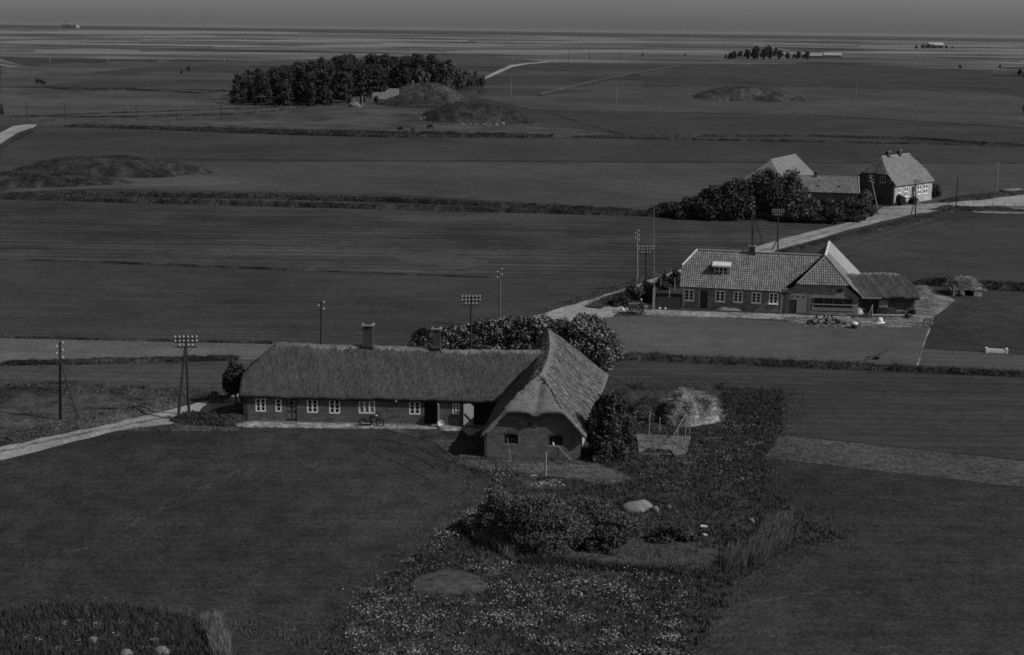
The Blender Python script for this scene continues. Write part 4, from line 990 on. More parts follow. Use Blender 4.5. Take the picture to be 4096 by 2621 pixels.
# ------------------------------------------------------------------ burial mounds and earth banks
def mound(c, a, b_, hgt, mat, rz=0, p=1.0, name='burial_mound', tuft=None, nz=.12, seed=1, n=40):
    q = random.Random(seed); ph = [q.uniform(0, 6.28) for _ in range(8)]; V = []; cs, sn = math.cos(rz), math.sin(rz)
    for i in range(n + 1):
        for j in range(n + 1):
            u, v = -1.15 + 2.3 * i / n, -1.15 + 2.3 * j / n; k = .1 * math.sin(3 * math.atan2(v, u) + ph[0]) + .06 * math.sin(5 * math.atan2(v, u) + ph[1])
            r = math.hypot(u, v) / (1 + k); z = hgt * (max(0, 1 - r * r) ** p)
            z += nz * (math.sin(u * 9 + ph[2]) * math.sin(v * 7 + ph[3]) + .6 * math.sin(u * 19 + ph[4]) * math.sin(v * 16 + ph[5])) * min(1, z)
            x, y = u * a, v * b_; x, y = cs * x - sn * y, sn * x + cs * y
            V.append((c.x + x, c.y + y, hz(c.x + x, c.y + y) + z - (.25 if r > 1.0 else 0) - .02))
    m = n + 1; o = npmesh(name, V, [(i * m + j, (i + 1) * m + j, (i + 1) * m + j + 1, i * m + j + 1) for i in range(n) for j in range(n)], mat, smooth=True)
    tag(o, kind='structure'); V = np.array(V); zz = np.array([v[2] - hz(v[0], v[1]) for v in V]); return o, V[zz > .1]
heath = fieldmat('heath', 0.0418, .3, mid=.4, coarse=.1); heath_d = fieldmat('heath_dark', 0.027, .3, mid=.4, coarse=.1)
def fuzz(Vs, k, h, mat, name, label, each=5, spread=.5, width=.04):
    k = int(k * .5); P = Vs[rng.integers(0, len(Vs), k)] + np.concatenate([rng.normal(size=(k, 2)) * .6, np.zeros((k, 1))], 1)
    return blades(P, each, h, spread, mat, name, label, 'grass', width=width, lean=.5)
m1 = gp(400, 708); o, vs = mound(Vector((m1.x, m1.y + 8, 0)), 20, 9, 3.7, heath_d, rz=-.04, p=.75, nz=.14, seed=2)
m1b = gp(60, 750); o, vsb = mound(Vector((m1b.x, m1b.y + 6, 0)), 19, 8, 2.6, heath_d, rz=.3, nz=.14, seed=9)
fuzz(np.concatenate([vs, vsb]), 3600, .2, blade_heath, 'heather', 'dark rough heather covering the long low mound beside the road bend')
m2 = gp(1890, 492); o, vs = mound(Vector((m2.x, m2.y + 11, 0)), 19, 15, 5.6, heath_d, p=1.0, seed=4)
fuzz(vs, 1500, .3, blade_heath, 'mound_grass', 'short dark grass on the round mound with stones at its foot', width=.1)
m3 = gp(1715, 402); o, vs = mound(Vector((x_at(1715, 402, 598), 598, 0)), 18, 15, 6.6, heath, p=1.0, seed=5)
m3b = gp(1650, 450); o, vs2 = mound(Vector((x_at(1640, 425, 572), 572, 0)), 13, 8, 2.2, heath_d, seed=6)
fuzz(np.concatenate([vs, vs2]), 1200, .35, blade_heath, 'mound_grass', 'rough grass on the pair of low mounds in front of the wood', width=.1)
m4 = gp(2990, 405); o, vs = mound(Vector((m4.x, m4.y + 10, 0)), 26, 13, 5.4, heath, p=.9, nz=.3, seed=7)
fuzz(vs, 1600, .5, blade_heath, 'heather', 'rough heather on the lone mound in the open fields')
def bank(pts, wd, hgt, mat, label, blade=None, tuft=.5, dens_=1.6, seed=1, blade_n=6, cat='hedge bank', name='hedge_bank', group=None, wid=.09):
    """raised earth bank along photo pixels, with its growth as a child"""
    W = [gp(u, v) for u, v in dens(pts + pts[-1:], 22)[:-1]]; q = random.Random(seed); V = []; prof = [(-.5, -.15), (-.36, .5), (-.15, .95), (.1, 1), (.33, .6), (.5, -.15)]; k = len(prof); top = []
    for i, p in enumerate(W):
        d = (W[min(i + 1, len(W) - 1)] - W[max(i - 1, 0)]); d.z = 0; d.normalize(); n = Vector((-d.y, d.x, 0)); hh = hgt * q.uniform(.75, 1.2) * min(1, .3 + i / 3, .3 + (len(W) - 1 - i) / 3)
        for a, z in prof:
            r = p + n * (a * wd * q.uniform(.85, 1.15)); V.append((r.x, r.y, hz(r.x, r.y) + z * hh))
    Q = [(i * k + j, i * k + j + 1, (i + 1) * k + j + 1, (i + 1) * k + j) for i in range(len(W) - 1) for j in range(k - 1)]
    o = npmesh(name, V, Q, mat, smooth=True); tag(o, label, cat, group)
    if blade:
        Va = np.array(V).reshape(len(W), k, 3); L = sum((b - a).length for a, b in zip(W, W[1:])); nn = int(L * wd * dens_ * 1.8); i = rng.integers(0, len(W) - 1, nn); j = rng.integers(0, k - 1, nn); f = rng.random((nn, 1)); g_ = rng.random((nn, 1))
        Pp = (Va[i, j] * (1 - f) + Va[i + 1, j] * f) * (1 - g_) + (Va[i, j + 1] * (1 - f) + Va[i + 1, j + 1] * f) * g_
        blades(Pp, blade_n, tuft * .4, .25, blade, 'grass', None, None, width=wid * .4, lean=.9, parent=o)
    return o
bank(D((-60, 466), (0, 462), (150, 462), (300, 462), (600, 466), (900, 474), (1200, 487), (1400, 498), (1600, 510)), 2.2, .8, heath_d, 'broad dark hedge bank running from the long mound to the windswept trees', blade_heath, .8, 2.6, 1, wid=.14)
bank(D((150, 299), (400, 307), (700, 319), (900, 324), (1150, 324), (1300, 324)), 2.2, .95, heath_d, 'dark hedge bank below the grazing cows and stone-footed mound', blade_heath, .8, 1.6, 2, wid=.2)
bank(D((1330, 325), (1500, 322), (1900, 322), (2150, 328), (2440, 346)), 1.6, .7, heath_d, 'thin dark bank crossing the open field beyond the tall brick house', blade_heath, .5, 1.0, 3, wid=.16)
bank(D((0, 276), (150, 275), (300, 276), (560, 270), (760, 250)), 1.2, .5, heath_d, 'faint dark bank behind the row of crossarm poles', None, seed=4)
bank(D((0, 206), (120, 208), (180, 214), (300, 213), (470, 220), (560, 215)), 1.8, .7, heath_d, 'curving dark bank meeting the left edge of the wood', None, seed=5)
bank(D((0, 858), (200, 856), (420, 850), (560, 846)), .9, .45, heath_d, 'low grassy bank edging the pale stubble strip', blade_dark, .35, 4, 6)
bank(D((0, 910), (150, 906), (300, 914), (420, 926), (540, 935)), 1.2, .4, f_rough, 'low grassy bank between the meadow and the roadside', blade_mid, .35, 3, 7)
bank(D((0, 794), (300, 801), (640, 808)), .6, .22, heath_d, 'thin field margin above the pale stubble strip', blade_dark, .25, 3, 8)
bank(D((1425, 842), (1530, 840), (1640, 848), (1800, 854), (2000, 862), (2200, 874), (2440, 886)), 1.0, .38, heath_d, 'dark hedge along the lawn from thatched barn to the trough', leaf_dark, .6, 9, 9, wid=.08)
bank(D((0, 609), (400, 622), (800, 640), (1150, 653)), .7, .15, heath_d, 'thin dark furrow line across the big field', None, seed=10, cat='field margin', name='field_margin')
bank(D((1840, 592), (2000, 553), (2130, 520), (2200, 508), (2260, 493)), 1.6, .35, heath_d, 'grass verge along the near side of the upper road', blade_dark, .4, 3, 11, cat='verge', name='grass_verge')
bank(D((2190, 494), (2230, 489), (2290, 491), (2440, 499)), 1.4, .5, heath_d, 'dark turf edge above the sandy cutting', blade_dark, .35, 3, 13, cat='verge', name='grass_verge')
bank(D((2210, 474), (2300, 470), (2350, 462), (2440, 453)), 1.8, .7, heath_d, 'dark turf bank behind the pale pole at the road bend', blade_dark, .4, 3, 14, cat='verge', name='grass_verge')
bank(D((2150, 668), (2240, 672), (2330, 680), (2440, 684)), 2.2, .8, heath_d, 'dark overgrown bank either side of the straw clamp', leaf_dark, .8, 5, 15, wid=.12)
bank(D((410, 994), (450, 983), (520, 985), (560, 992), (500, 998)), 1.8, .55, heath_d, 'tuft-grown bank beside the two-legged pole and house end', blade_dark, .45, 9, 16)
bank(D((20, 1035), (150, 1002), (260, 985), (330, 965), (420, 945)), 2.2, .35, f_rough, 'rough grass verge along the far side of the rutted road', blade_mid, .4, 5, 17, cat='verge', name='grass_verge')
bank(D((300, 1012), (420, 1004), (560, 1010)), .8, .15, f_rough, 'thin grass strip edging the dark field and yard', blade_mid, .2, 4, 18, cat='verge', name='grass_verge')
bank(D((1390, 725), (1450, 705), (1540, 680), (1590, 662)), 2.2, .6, heath_d, 'weedy verge between the road and the tiled farmhouse garden', blade_mid, .6, 6, 19, cat='verge', name='grass_verge')
bank(D((1285, 727), (1400, 693), (1480, 667), (1590, 632)), 1.0, .25, heath_d, 'thin grass verge along the far side of the middle road', blade_mid, .3, 4, 20, cat='verge', name='grass_verge')

# ------------------------------------------------------------------ shrubs and trees near the houses
def gpl(u, v): p = gp(u, v); return (p.x, p.y, p.z)
for i, (u, v, h, rx, n, mat, lab) in enumerate([
    (2345, 1462, 4.6, 3.1, 5200, leaf_pale, 'large pale-leaved shrub behind the thatched barn gable, rightmost of its hedge'),
    (2160, 1440, 4.3, 2.4, 3600, leaf_pale, 'pale-leaved shrub in the hedge directly behind the barn ridge'),
    (2030, 1432, 3.9, 2.1, 3000, leaf_pale, 'pale-topped shrub in the hedge around the tall plain pole'),
    (1930, 1428, 3.7, 2.0, 2600, leaf_mid, 'darker shrub in the hedge beside the crossarm pole'),
    (2250, 1452, 4.2, 2.3, 3200, leaf_mid, 'dark-leaved shrub filling the hedge beside the largest pale shrub'),
    (2095, 1438, 4.0, 2.2, 3000, leaf_mid, 'dark-leaved shrub in the hedge between tall plain pole and barn ridge'),
    (1980, 1430, 3.6, 2.0, 2600, leaf_pale, 'pale shrub in the hedge between the crossarm pole and tall plain pole'),
    (1862, 1427, 3.1, 1.6, 2000, leaf_pale, 'low pale shrub in the hedge between crossarm pole and narrower chimney'),
    (1800, 1425, 3.0, 1.6, 2000, leaf_pale, 'light flowering bush behind the narrower thatched-roof chimney'),
    (1690, 1430, 2.9, 1.2, 1200, leaf_mid, 'small twiggy bush behind the ridge between both chimneys')]):
    plant('shrub', gpl(u, v), lab, 'shrub', h, rx * 1.3, rx, int(n * 1.5), .24, mat, 20 + i, 'hedge shrubs behind the thatched farmhouse', nb=20)
plant('bush', gpl(2436, 1826), 'dense dark bush growing against the barn wall near the stone block', 'bush', 5.0, 2.15, 1.9, 8200, .2, leaf_dark, 31, nb=24, z0=.0, shell=.35)
plant('bush', gpl(2560, 1690), 'low scrub between the dark bush and the straw heap', 'bush', .9, 2.0, 1.2, 1300, .14, leaf_mid, 32, nb=16, z0=0)
plant('pine_tree', gpl(945, 1618), 'small dark pine leaning at the end of the thatched farmhouse', 'pine tree', 3.6, 1.5, 1.3, 2400, .2, leaf_pine, 33, nb=12, z0=.3)
plant('bush', gpl(862, 1610), 'tiny pale flowering bush at the road edge near the small pine', 'bush', .9, 1.1, .6, 500, .12, leaf_pale, 36, z0=0, nb=8)
plant('bush', gpl(975, 1622), 'little white flowering bush at the farmhouse corner', 'bush', 1.3, .5, .5, 300, .1, leaf_pale, 37, z0=0, nb=6)
plant('willow_bush', gpl(2165, 2190), 'big leafy willow bush overhanging the dry pond', 'bush', 3.2, 3.2, 2.7, 16000, .12, leaf_willow, 34, nb=60, z0=0, shell=.45)
plant('willow_bush', gpl(2010, 2140), 'dark leafy bush at the back of the dry pond', 'bush', 2.8, 2.3, 2.2, 8500, .12, leaf_mid, 38, nb=22, z0=0, shell=.4)
plant('willow_bush', gpl(2340, 2110), 'spreading scrub between willow bush and the big boulder', 'bush', 1.9, 3.4, 2.0, 9500, .12, leaf_mid, 39, nb=24, z0=0, shell=.4)
plant('bramble', gpl(2420, 2200), 'dark low bramble thicket in the dry pond', 'bush', 1.4, 1.7, 1.1, 2600, .15, leaf_dark, 35, z0=0, nb=14)
plant('bramble', gpl(2680, 2160), 'low tangled bramble beside the white planks', 'bush', .9, 1.9, 1.2, 2200, .14, leaf_dark, 40, z0=0, nb=14)
# garden of the tiled farmhouse
for i, (u, v, h, rx, n, mat, lab) in enumerate([(2475, 1224, 1.2, 1.5, 900, leaf_dark, 'low dark garden bush nearest the road fork'), (2530, 1205, 1.9, 1.4, 1100, leaf_mid, 'garden bush behind the man with the cart'), (2590, 1200, 2.3, 1.2, 1300, leaf_dark, 'dark garden bush around the garden telephone pole'),
                                          (2655, 1160, 1.8, 1.3, 1000, leaf_dark, 'garden shrub just behind the mast post'), (2695, 1150, 2.2, 1.2, 1200, leaf_dark, 'dark shrub against the tiled farmhouse end wall'), (3010, 1238, .7, .9, 350, leaf_pale, 'small flowering bush in the bed under tiled farmhouse windows'), (2850, 1230, .5, 1.2, 350, leaf_dark, 'low bedding plants beside the tiled farmhouse door')]):
    plant('garden_bush', gpl(u, v), lab, 'bush', h, rx, rx * .8, n, .2, mat, 50 + i, 'garden bushes at the tiled farmhouse', nb=10, z0=0)
# windswept trees at the tall brick house
for i, (u, v, h, rx, n, mat, lab) in enumerate([(2660, 862, 2.4, 4.0, 1300, leaf_dark, 'lowest windswept shrub at the hedge-bank end of the tree row'), (2740, 872, 3.6, 4.0, 1900, leaf_dark, 'low dark windswept tree second from the hedge bank'), (2830, 876, 5.6, 4.4, 2600, leaf_dark, 'dark windswept tree third from the hedge bank'),
                                          (2930, 878, 7.0, 4.8, 3200, leaf_dark, 'tall dark windswept tree in the middle of the row'), (3030, 876, 8.2, 4.8, 3400, leaf_dark, 'tallest windswept tree in front of the pale barn'), (3130, 876, 8.0, 4.4, 3000, leaf_mid, 'greyish windswept tree left of the low outbuilding roof'),
                                          (3200, 888, 4.6, 4.0, 2200, leaf_mid, 'shorter tree under the low outbuilding eaves'), (3290, 890, 3.8, 4.2, 2200, leaf_dark, 'dark shrub in front of the low outbuilding wall'), (3380, 882, 3.9, 3.8, 2100, leaf_dark, 'dark shrub below the outbuilding gable'), (3450, 862, 4.4, 3.2, 1900, leaf_mid, 'rounded shrub at the outbuilding corner near the leaning pole')]):
    plant('windswept_tree', gpl(u, v), lab, 'tree', h, rx, rx * .8, int(n * 1.6), .34, mat, 70 + i, 'windswept trees round the tall brick house', nb=20, z0=0, lean=.25, stems=7)
for i, (u, v, h, lab) in enumerate([(3598, 822, 1.9, 'round bush at the corner of the tall brick house'), (3635, 812, 1.2, 'low bush under the second window of the tall brick house'), (3655, 815, 1.3, 'dark bush beside the front steps of the brick house'), (3735, 790, 2.6, 'dark bush at the far end of the brick house front')]):
    plant('garden_bush', gpl(u, v), lab, 'bush', h, h * .75, h * .7, 700, .28, leaf_dark, 90 + i, 'bushes along the brick house front', nb=10, z0=0)
plant('garden_bush', gpl(3530, 815), 'black-shaded bush against the dark gable of the brick house', 'bush', 2.2, 2.2, 1.6, 900, .3, leaf_dark, 95, nb=10, z0=0)

# ------------------------------------------------------------------ the wood and far trees
def conifer(seed, h):
    q = random.Random(seed); bl = []
    for i in range(11):
        t = i / 10; z = h * (.1 + .86 * t); r = 3.3 * (1 - .32 * t * t) * q.uniform(.8, 1.1); a = q.uniform(0, 6.28)
        bl.append((math.cos(a) * r * .4, math.sin(a) * r * .4, z - (.04 * h if i == 10 else 0), r * .8, r * .8, h * .09))
    root = empty('pine_tree', (0, 0, 0)); V, Q = leaf_quads(bl, 1100, .62, up=.2, shell=.3)
    npmesh('crown', V, Q, leaf_pine, root); mb = MB().tube((0, 0, -.6), (0, 0, h * .9), .2, .06, 6)
    for i in range(5): a = q.uniform(0, 6.28); z = h * q.uniform(.35, .8); mb.tube((0, 0, z), (1.4 * math.cos(a), 1.4 * math.sin(a), z + .4), .06, .03, 4)
    mb.build('trunk', barkm, root); return root
def decid(seed, h, rx, mat):
    root = empty('leafy_tree', (0, 0, 0)); V, Q = leaf_quads(crown_blobs(h, rx, rx, 16, h * .15, seed), 800, .7, shell=.35)
    npmesh('crown', V, Q, mat, root); trunk_mesh(h, .2, 5, rx, seed).build('trunk', barkm, root); return root
protos = [conifer(s, h) for s, h in ((1, 13), (2, 14.5), (3, 12), (4, 15.5))]; dprotos = [decid(11, 11, 3.2, leaf_mid), decid(12, 9.5, 3.4, leaf_mid), decid(13, 6.5, 2.6, leaf_dark)]
used = set()
def plant_copy(pr, loc, sc, rz, label, cat, group):
    o = pr if pr not in used else copy_tree(pr); used.add(pr)
    o.location = loc; o.scale = (sc, sc, sc); o.rotation_euler = (0, 0, rz); tag(o, label, cat, group); return o
WOOD = [(-111, 562), (-95, 548), (-75, 556), (-64, 596), (-40, 622), (-18, 640), (-12, 690), (-40, 750), (-82, 750), (-110, 690), (-118, 610)]
cnt = 0; pts = []
q = random.Random(5); tries = 0
def inpoly(x, y, poly):
    c = False
    for (ax, ay), (bx, by) in zip(poly, poly[1:] + poly[:1]):
        if (ay > y) != (by > y) and x < (bx - ax) * (y - ay) / (by - ay) + ax: c = not c
    return c
while len(pts) < 230 and tries < 20000:
    tries += 1; x, y = q.uniform(-126, -10), q.uniform(545, 752)
    if not inpoly(x, y, WOOD) or any((x - a) ** 2 + (y - b) ** 2 < 27 for a, b in pts): continue
    pts.append((x, y))
for x, y in pts:
    dec = x > -42 + q.uniform(-14, 10) and q.random() < .65
    if x > -30: dec = True
    if dec: plant_copy(dprotos[q.randrange(2)], (x, y, hz(x, y)), q.uniform(.85, 1.15) * (1 - .38 * sstep(-42, -14, x)), q.uniform(0, 6.28), 'paler leafy tree among the dark wood behind the mounds', 'tree', 'leafy trees of the wood')
    else:
        edge = (.86 if y < 566 else 1.0) * (.74 + .26 * sstep(-116, -74, x))
        plant_copy(protos[q.randrange(4)], (x, y, hz(x, y)), q.uniform(.93, 1.03) * edge, q.uniform(0, 6.28), 'dark pine tree in the dense wood behind the mounds', 'pine tree', 'pine trees of the wood')
for k in range(9):
    p = gp(1010 + k * 62 + q.uniform(-15, 15), 428 - abs(k - 3) * 2); plant_copy(dprotos[2], (p.x, p.y + 3, hz(p.x, p.y + 3)), q.uniform(.35, .6), q.uniform(0, 6.28), 'low dark shrub along the front edge of the wood', 'shrub', 'shrubs at the wood edge')
for k in range(16):
    u = 2905 + k * 23; v = 240; p = gp(u, v); sc = [.6, .8, .9, .95, 1.1, 1.3, 1.5, 1.25, 1.5, 1.3, 1.0, .8, .7, .9, .95, .8][k] * 1.7
    plant_copy(dprotos[2 if k % 3 else 1], (p.x, p.y + q.uniform(0, 30), p.z), sc * (1 if k % 3 else .75), q.uniform(0, 6.28), 'dark tree in the distant shelter belt with the white-roofed farm', 'tree', 'trees of the distant shelter belt')
for k in range(7):
    p = gp(3665 + k * 24, 196); plant_copy(dprotos[2], (p.x, p.y, 0), q.uniform(1.0, 1.7), q.uniform(0, 6), 'tiny dark tree around the farthest pale farm', 'tree', 'trees at the farthest farm')
for u, v, s_ in ((4078, 302, .8), (4000, 275, .6), (3840, 275, .6), (150, 336, .5), (165, 338, .45), (178, 340, .35), (755, 287, .6), (725, 296, .4), (2, 462, .6), (2740, 226, .6), (2570, 226, .6)):
    p = gp(u, v); plant_copy(dprotos[2], (p.x, p.y, p.z), s_, q.uniform(0, 6), 'small lone dark bush out in the distant fields', 'bush', 'lone bushes in the fields')

# ------------------------------------------------------------------ far buildings
def far_house(name, px0, px1, vb, h, depth, roofm, wallm, label, ridge=.55, rz=0):
    a, b = gp(px0, vb), gp(px1, vb); L = (b - a).length; rt = empty(name, a, rz, label, 'farm building')
    MB().box(0, L, 0, depth, -1, h * ridge).build('wall', wallm, rt)
    for x0 in (0, L - .3): mb = MB(); mb.prism([(0, h * ridge), (depth, h * ridge), (depth / 2, h - .1)], x0, x0 + .3); mb.v = [(y, x, z) for x, y, z in mb.v]; mb.build('gable_wall', wallm, rt)
    MB().add([(-.5, -.6, h * ridge - .2), (L + .5, -.6, h * ridge - .2), (L + .5, depth / 2, h), (-.5, depth / 2, h), (-.5, depth + .6, h * ridge - .2), (L + .5, depth + .6, h * ridge - .2)], [(0, 1, 2, 3), (3, 2, 5, 4)]).build('roof', roofm, rt)
    for k in range(3): MB().box(L * (.2 + .3 * k) - .5, L * (.2 + .3 * k) + .5, -.05, -.005, h * .2, h * .42).build('window', glass, rt)
    return rt
far_house('far_farmhouse', 3296, 3345, 232, 7, 10, sheetm, brick, 'white-roofed farm building beside the distant shelter belt')
far_house('far_barn', 3215, 3268, 236, 7.5, 12, tile_l, brick, 'grey-roofed farm building within the distant shelter belt')
far_house('far_farmhouse', 3716, 3742, 192, 14, 14, plaster, brick_d, 'farthest pale-roofed farmhouse among tiny trees')
far_house('far_barn', 3690, 3712, 193, 11, 14, brick_d, brick_d, 'dark barn of the farthest farm among tiny trees')
p = gp(286, 113); s_ = p.y / F
lt = empty('lighthouse', p, 0, 'white tower standing on the horizon line', 'tower')
MB().lathe([(7 * s_ / 2.2, -4), (6 * s_ / 2.2, 13 * s_), (7.4 * s_ / 2.2, 13.2 * s_), (7.4 * s_ / 2.2, 14.2 * s_), (5 * s_ / 2.2, 14.4 * s_)], (0, 0, 0), 12).build('tower', plaster, lt, True); MB().lathe([(4.5 * s_ / 2.2, 14.4 * s_), (4.5 * s_ / 2.2, 17.5 * s_), (.3, 19 * s_)], (0, 0, 0), 12).build('lantern', cream, lt, True)
far_house('horizon_house', 258, 268, 112, 11 * s_, 30, plaster, plaster, 'pale house beside the white tower on the horizon')
far_house('horizon_barn', 246, 256, 112, 14 * s_, 30, brick_d, brick_d, 'dark building beside the pale house on the horizon')
# ruined white wall by the wood and little farm bits
pw = gp(1490, 410); pw.x = x_at(1490, 400, 592); rw_ = empty('ruined_wall', (pw.x, 592, hz(pw.x, 592)), -.1, 'broken white wall between the wood and the first mound', 'ruin')
MB().prism([(0, -1), (11, -1), (11, 4.3), (7.4, 4.4), (6.2, 3.9), (5.2, 3.0), (3.1, 2.7), (2.2, 2.9), (0, 2.5)], 0, .6).build('wall', plaster, rw_)
pc = gp(1425, 412); pc.x = x_at(1420, 410, 560); rc = empty('stone_cairn', (pc.x, 560, hz(pc.x, 560)), 0, 'pale rubble heap with two upright posts at the wood edge', 'rubble heap')
MB().blob((0, 0, .6), (2.6, 1.5, 1.3), 5, .3).build('rubble', stone, rc); MB().tube((-.4, 0, 1), (-.4, 0, 3.6), .2, .15, 6).build('post', greywood, rc); MB().tube((2.9, 1, -.3), (2.7, 1, 4.4), .22, .18, 6).build('post', greywood, rc)
bs = MB().blob((0, 0, 0), (1, 1, .8), 4, .2, 10, 7)
first = None; k = 0
for u, v, r in [(2010, 498, .7), (2030, 492, .8), (2048, 486, .9), (2062, 478, .8), (2072, 470, .6), (1985, 502, .6), (1960, 503, .5), (1935, 501, .6), (1905, 499, .4), (1880, 497, .5), (1850, 497, .4), (2040, 494, .5), (2080, 464, .5), (1860, 500, .35), (1680, 480, .5), (1700, 476, .6), (1950, 506, .4)]:
    p = gp(u, v); o = (bs.build('boulder', stone, None, True) if first is None else first.copy())
    if first is not None: col.objects.link(o)
    first = first or o; o.location = (p.x, p.y, p.z + r * .35); o.scale = (r, r * .8, r * .8); o.rotation_euler = (0, 0, k); k += 1.3
    tag(o, 'pale boulder lying at the foot of the round mound', 'boulder', 'boulders at the mound foot')

# ------------------------------------------------------------------ skinned figures
def skin(name, verts, edges, radii, mat, parent=None, sub=2):
    me = bpy.data.meshes.new(name); me.from_pydata(verts, edges, []); me.update(); me.materials.append(mat)
    o = bpy.data.objects.new(name, me); col.objects.link(o); o.parent = parent
    md = o.modifiers.new('skin', 'SKIN'); md.use_smooth_shade = True
    for i, r in enumerate(radii): me.skin_vertices[0].data[i].radius = (r, r) if not isinstance(r, tuple) else r
    me.skin_vertices[0].data[0].use_root = True
    sb_ = o.modifiers.new('sub', 'SUBSURF'); sb_.levels = sub; sb_.render_levels = sub
    return o
def cow(loc, rz, label, head_down=True):
    root = empty('cow', loc, rz, label, 'cow', 'cows grazing by the mound')
    v = [(-.1, 0, 1.05), (.45, 0, 1.08), (.8, 0, 1.15), (1.1, 0, .95 if head_down else 1.35), (1.35, 0, .5 if head_down else 1.5), (1.5, 0, .22 if head_down else 1.38), (-.65, 0, 1.12), (-.85, 0, 1.05), (-.95, 0, .6)]
    e = [(0, 1), (1, 2), (2, 3), (3, 4), (4, 5), (0, 6), (6, 7), (7, 8)]; r = [.40, .38, .30, .19, .15, .09, .34, .1, .03]
    for s in (-1, 1):
        k = len(v); v += [(.55, .2 * s, .75), (.56, .21 * s, .42), (.55, .21 * s, .0)]; e += [(1, k), (k, k + 1), (k + 1, k + 2)]; r += [.16, .08, .07]
        k = len(v); v += [(-.6, .22 * s, .8), (-.72, .22 * s, .45), (-.68, .22 * s, .0)]; e += [(6, k), (k, k + 1), (k + 1, k + 2)]; r += [.19, .085, .07]
        k = len(v); v += [(1.33 if head_down else 1.3, .17 * s, .62 if head_down else 1.6), (1.28, .27 * s, .62 if head_down else 1.6)]; e += [(4, k), (k, k + 1)]; r += [.05, .03]
    skin('body', v, e, r, hidem, root, 1); return root
for u, v, rz, lb, hd in ((1603, 526, 2.5, 'dark cow grazing on the pasture, the one with body slanting uphill', True), (1650, 531, 1.2, 'dark cow seen end-on close to the hedge bank', True), (1722, 517, 2.7, 'dark cow grazing nearest the stone-footed mound', True)):
    p = gp(u, v); cow((p.x, p.y, p.z), rz, lb, hd)
# man walking with a handcart
pc = gp(2538, 1256); px = gp(2571, 1259)
ct = empty('handcart', pc, .04, 'dark box handcart on spoked wheels on the tiled farmhouse drive', 'cart')
MB().box(-.75, .85, -.5, .5, .62, 1.12).build('box', darkwood, ct); MB().box(-.8, .9, -.53, -.502, .56, .66).build('rail', greywood, ct)
MB().box(-.7, .8, -.45, .45, 1.122, 1.2).build('load', strawd, ct)
for x in (-.5, .5):
    for s in (-1, 1):
        wh = MB().torus((x, s * .6, .36), (0, 1, 0), .33, .035, 18, 5)
        for k in range(8): wh.beam((x, s * .6, .36), (x + .33 * math.cos(k * .785), s * .6, .36 + .33 * math.sin(k * .785)), .03, .03)
        wh.build('wheel', iron, ct)
MB().tube((.85, -.35, .75), (1.45, -.3, .95), .03, .03, 6).tube((.85, .35, .75), (1.45, .3, .95), .03, .03, 6).build('handle', greywood, ct)
pr = empty('person', px, .04, 'person in dark working clothes and pale cap walking behind the handcart', 'person')
# body leans left towards the cart
v = [(0, 0, .92), (-.06, 0, 1.12), (-.14, 0, 1.36), (-.19, 0, 1.48), (-.22, 0, 1.56)]; e = [(0, 1), (1, 2), (2, 3), (3, 4)]; r = [(.15, .12), (.15, .12), (.17, .12), .07, .055]
for s, fx, kx in ((-1, .24, .06), (1, -.2, -.02)):
    k = len(v); v += [(0, .1 * s, .88), (kx + .05 * s * 0, .11 * s, .5), (fx, .11 * s, .08), (fx - .14, .11 * s, .04)]; e += [(0, k), (k, k + 1), (k + 1, k + 2), (k + 2, k + 3)]; r += [.1, .075, .055, .045]
    k = len(v); v += [(-.15, .2 * s, 1.4), (-.28, .26 * s, 1.15), (-.5, .28 * s, 1.0)]; e += [(2, k), (k, k + 1), (k + 1, k + 2)]; r += [.07, .05, .04]
skin('body', v, e, r, clothm, pr, 2)
v = [(-.22, 0, 1.55), (-.235, 0, 1.64), (-.24, 0, 1.72)]; skin('head', v, [(0, 1), (1, 2)], [.055, .095, .085], skinm, pr, 2)
MB().lathe([(.1, 1.70), (.12, 1.72), (.115, 1.79), (.04, 1.83)], (-.24, 0, 0), 12).build('cap', cream, pr, True); MB().box(-.4, -.3, -.07, .07, 1.7, 1.72).build('cap_peak', cream, pr)
for s in (-1, 1):
    v = [(-.5, .28 * s, 1.0), (-.56, .285 * s, .985), (-.60, .28 * s, .98)]; ed = [(0, 1), (1, 2)]; rr = [.035, .04, .03]
    for k in range(4):
        i0 = len(v); a = (-.6, (.28 + (k - 1.5) * .016) * s, .985); v += [(a[0] - .03, a[1], a[2] + .01), (a[0] - .045, a[1], a[2] - .025), (a[0] - .02, a[1], a[2] - .04)]; ed += [(2, i0), (i0, i0 + 1), (i0 + 1, i0 + 2)]; rr += [.009, .008, .007]
    i0 = len(v); v += [(-.56, .245 * s, .99), (-.59, .235 * s, .965)]; ed += [(1, i0), (i0, i0 + 1)]; rr += [.011, .009]
    skin('hand', v, ed, rr, skinm, pr, 1)

# ------------------------------------------------------------------ things round the thatched farmhouse
p = A.hit(1490, 1690); mc = A.world(p[0], -.55); mo = empty('motorcycle', mc, A.a, 'black motorcycle leaning on the brick wall below the wide window', 'motorcycle')
for nm, x in (('front_wheel', .68), ('rear_wheel', -.68)):
    wh = MB().torus((x, 0, .33), (0, 1, .08), .29, .045, 22, 6)
    for k in range(10): wh.tube((x, 0, .33), (x + .28 * math.cos(k * .628), 0, .33 + .28 * math.sin(k * .628)), .008, .008, 4)
    wh.tube((x, -.06, .33), (x, .06, .33), .06, .06, 8); wh.build(nm, rubber, mo)
    mg = MB()
    for k in range(8):
        a0_, a1_ = .3 + k * .3, .6 + k * .3; mg.beam((x + .37 * math.cos(a0_), 0, .33 + .37 * math.sin(a0_)), (x + .37 * math.cos(a1_), 0, .33 + .37 * math.sin(a1_)), .12, .015)
    mg.build('mudguard', iron, mo)
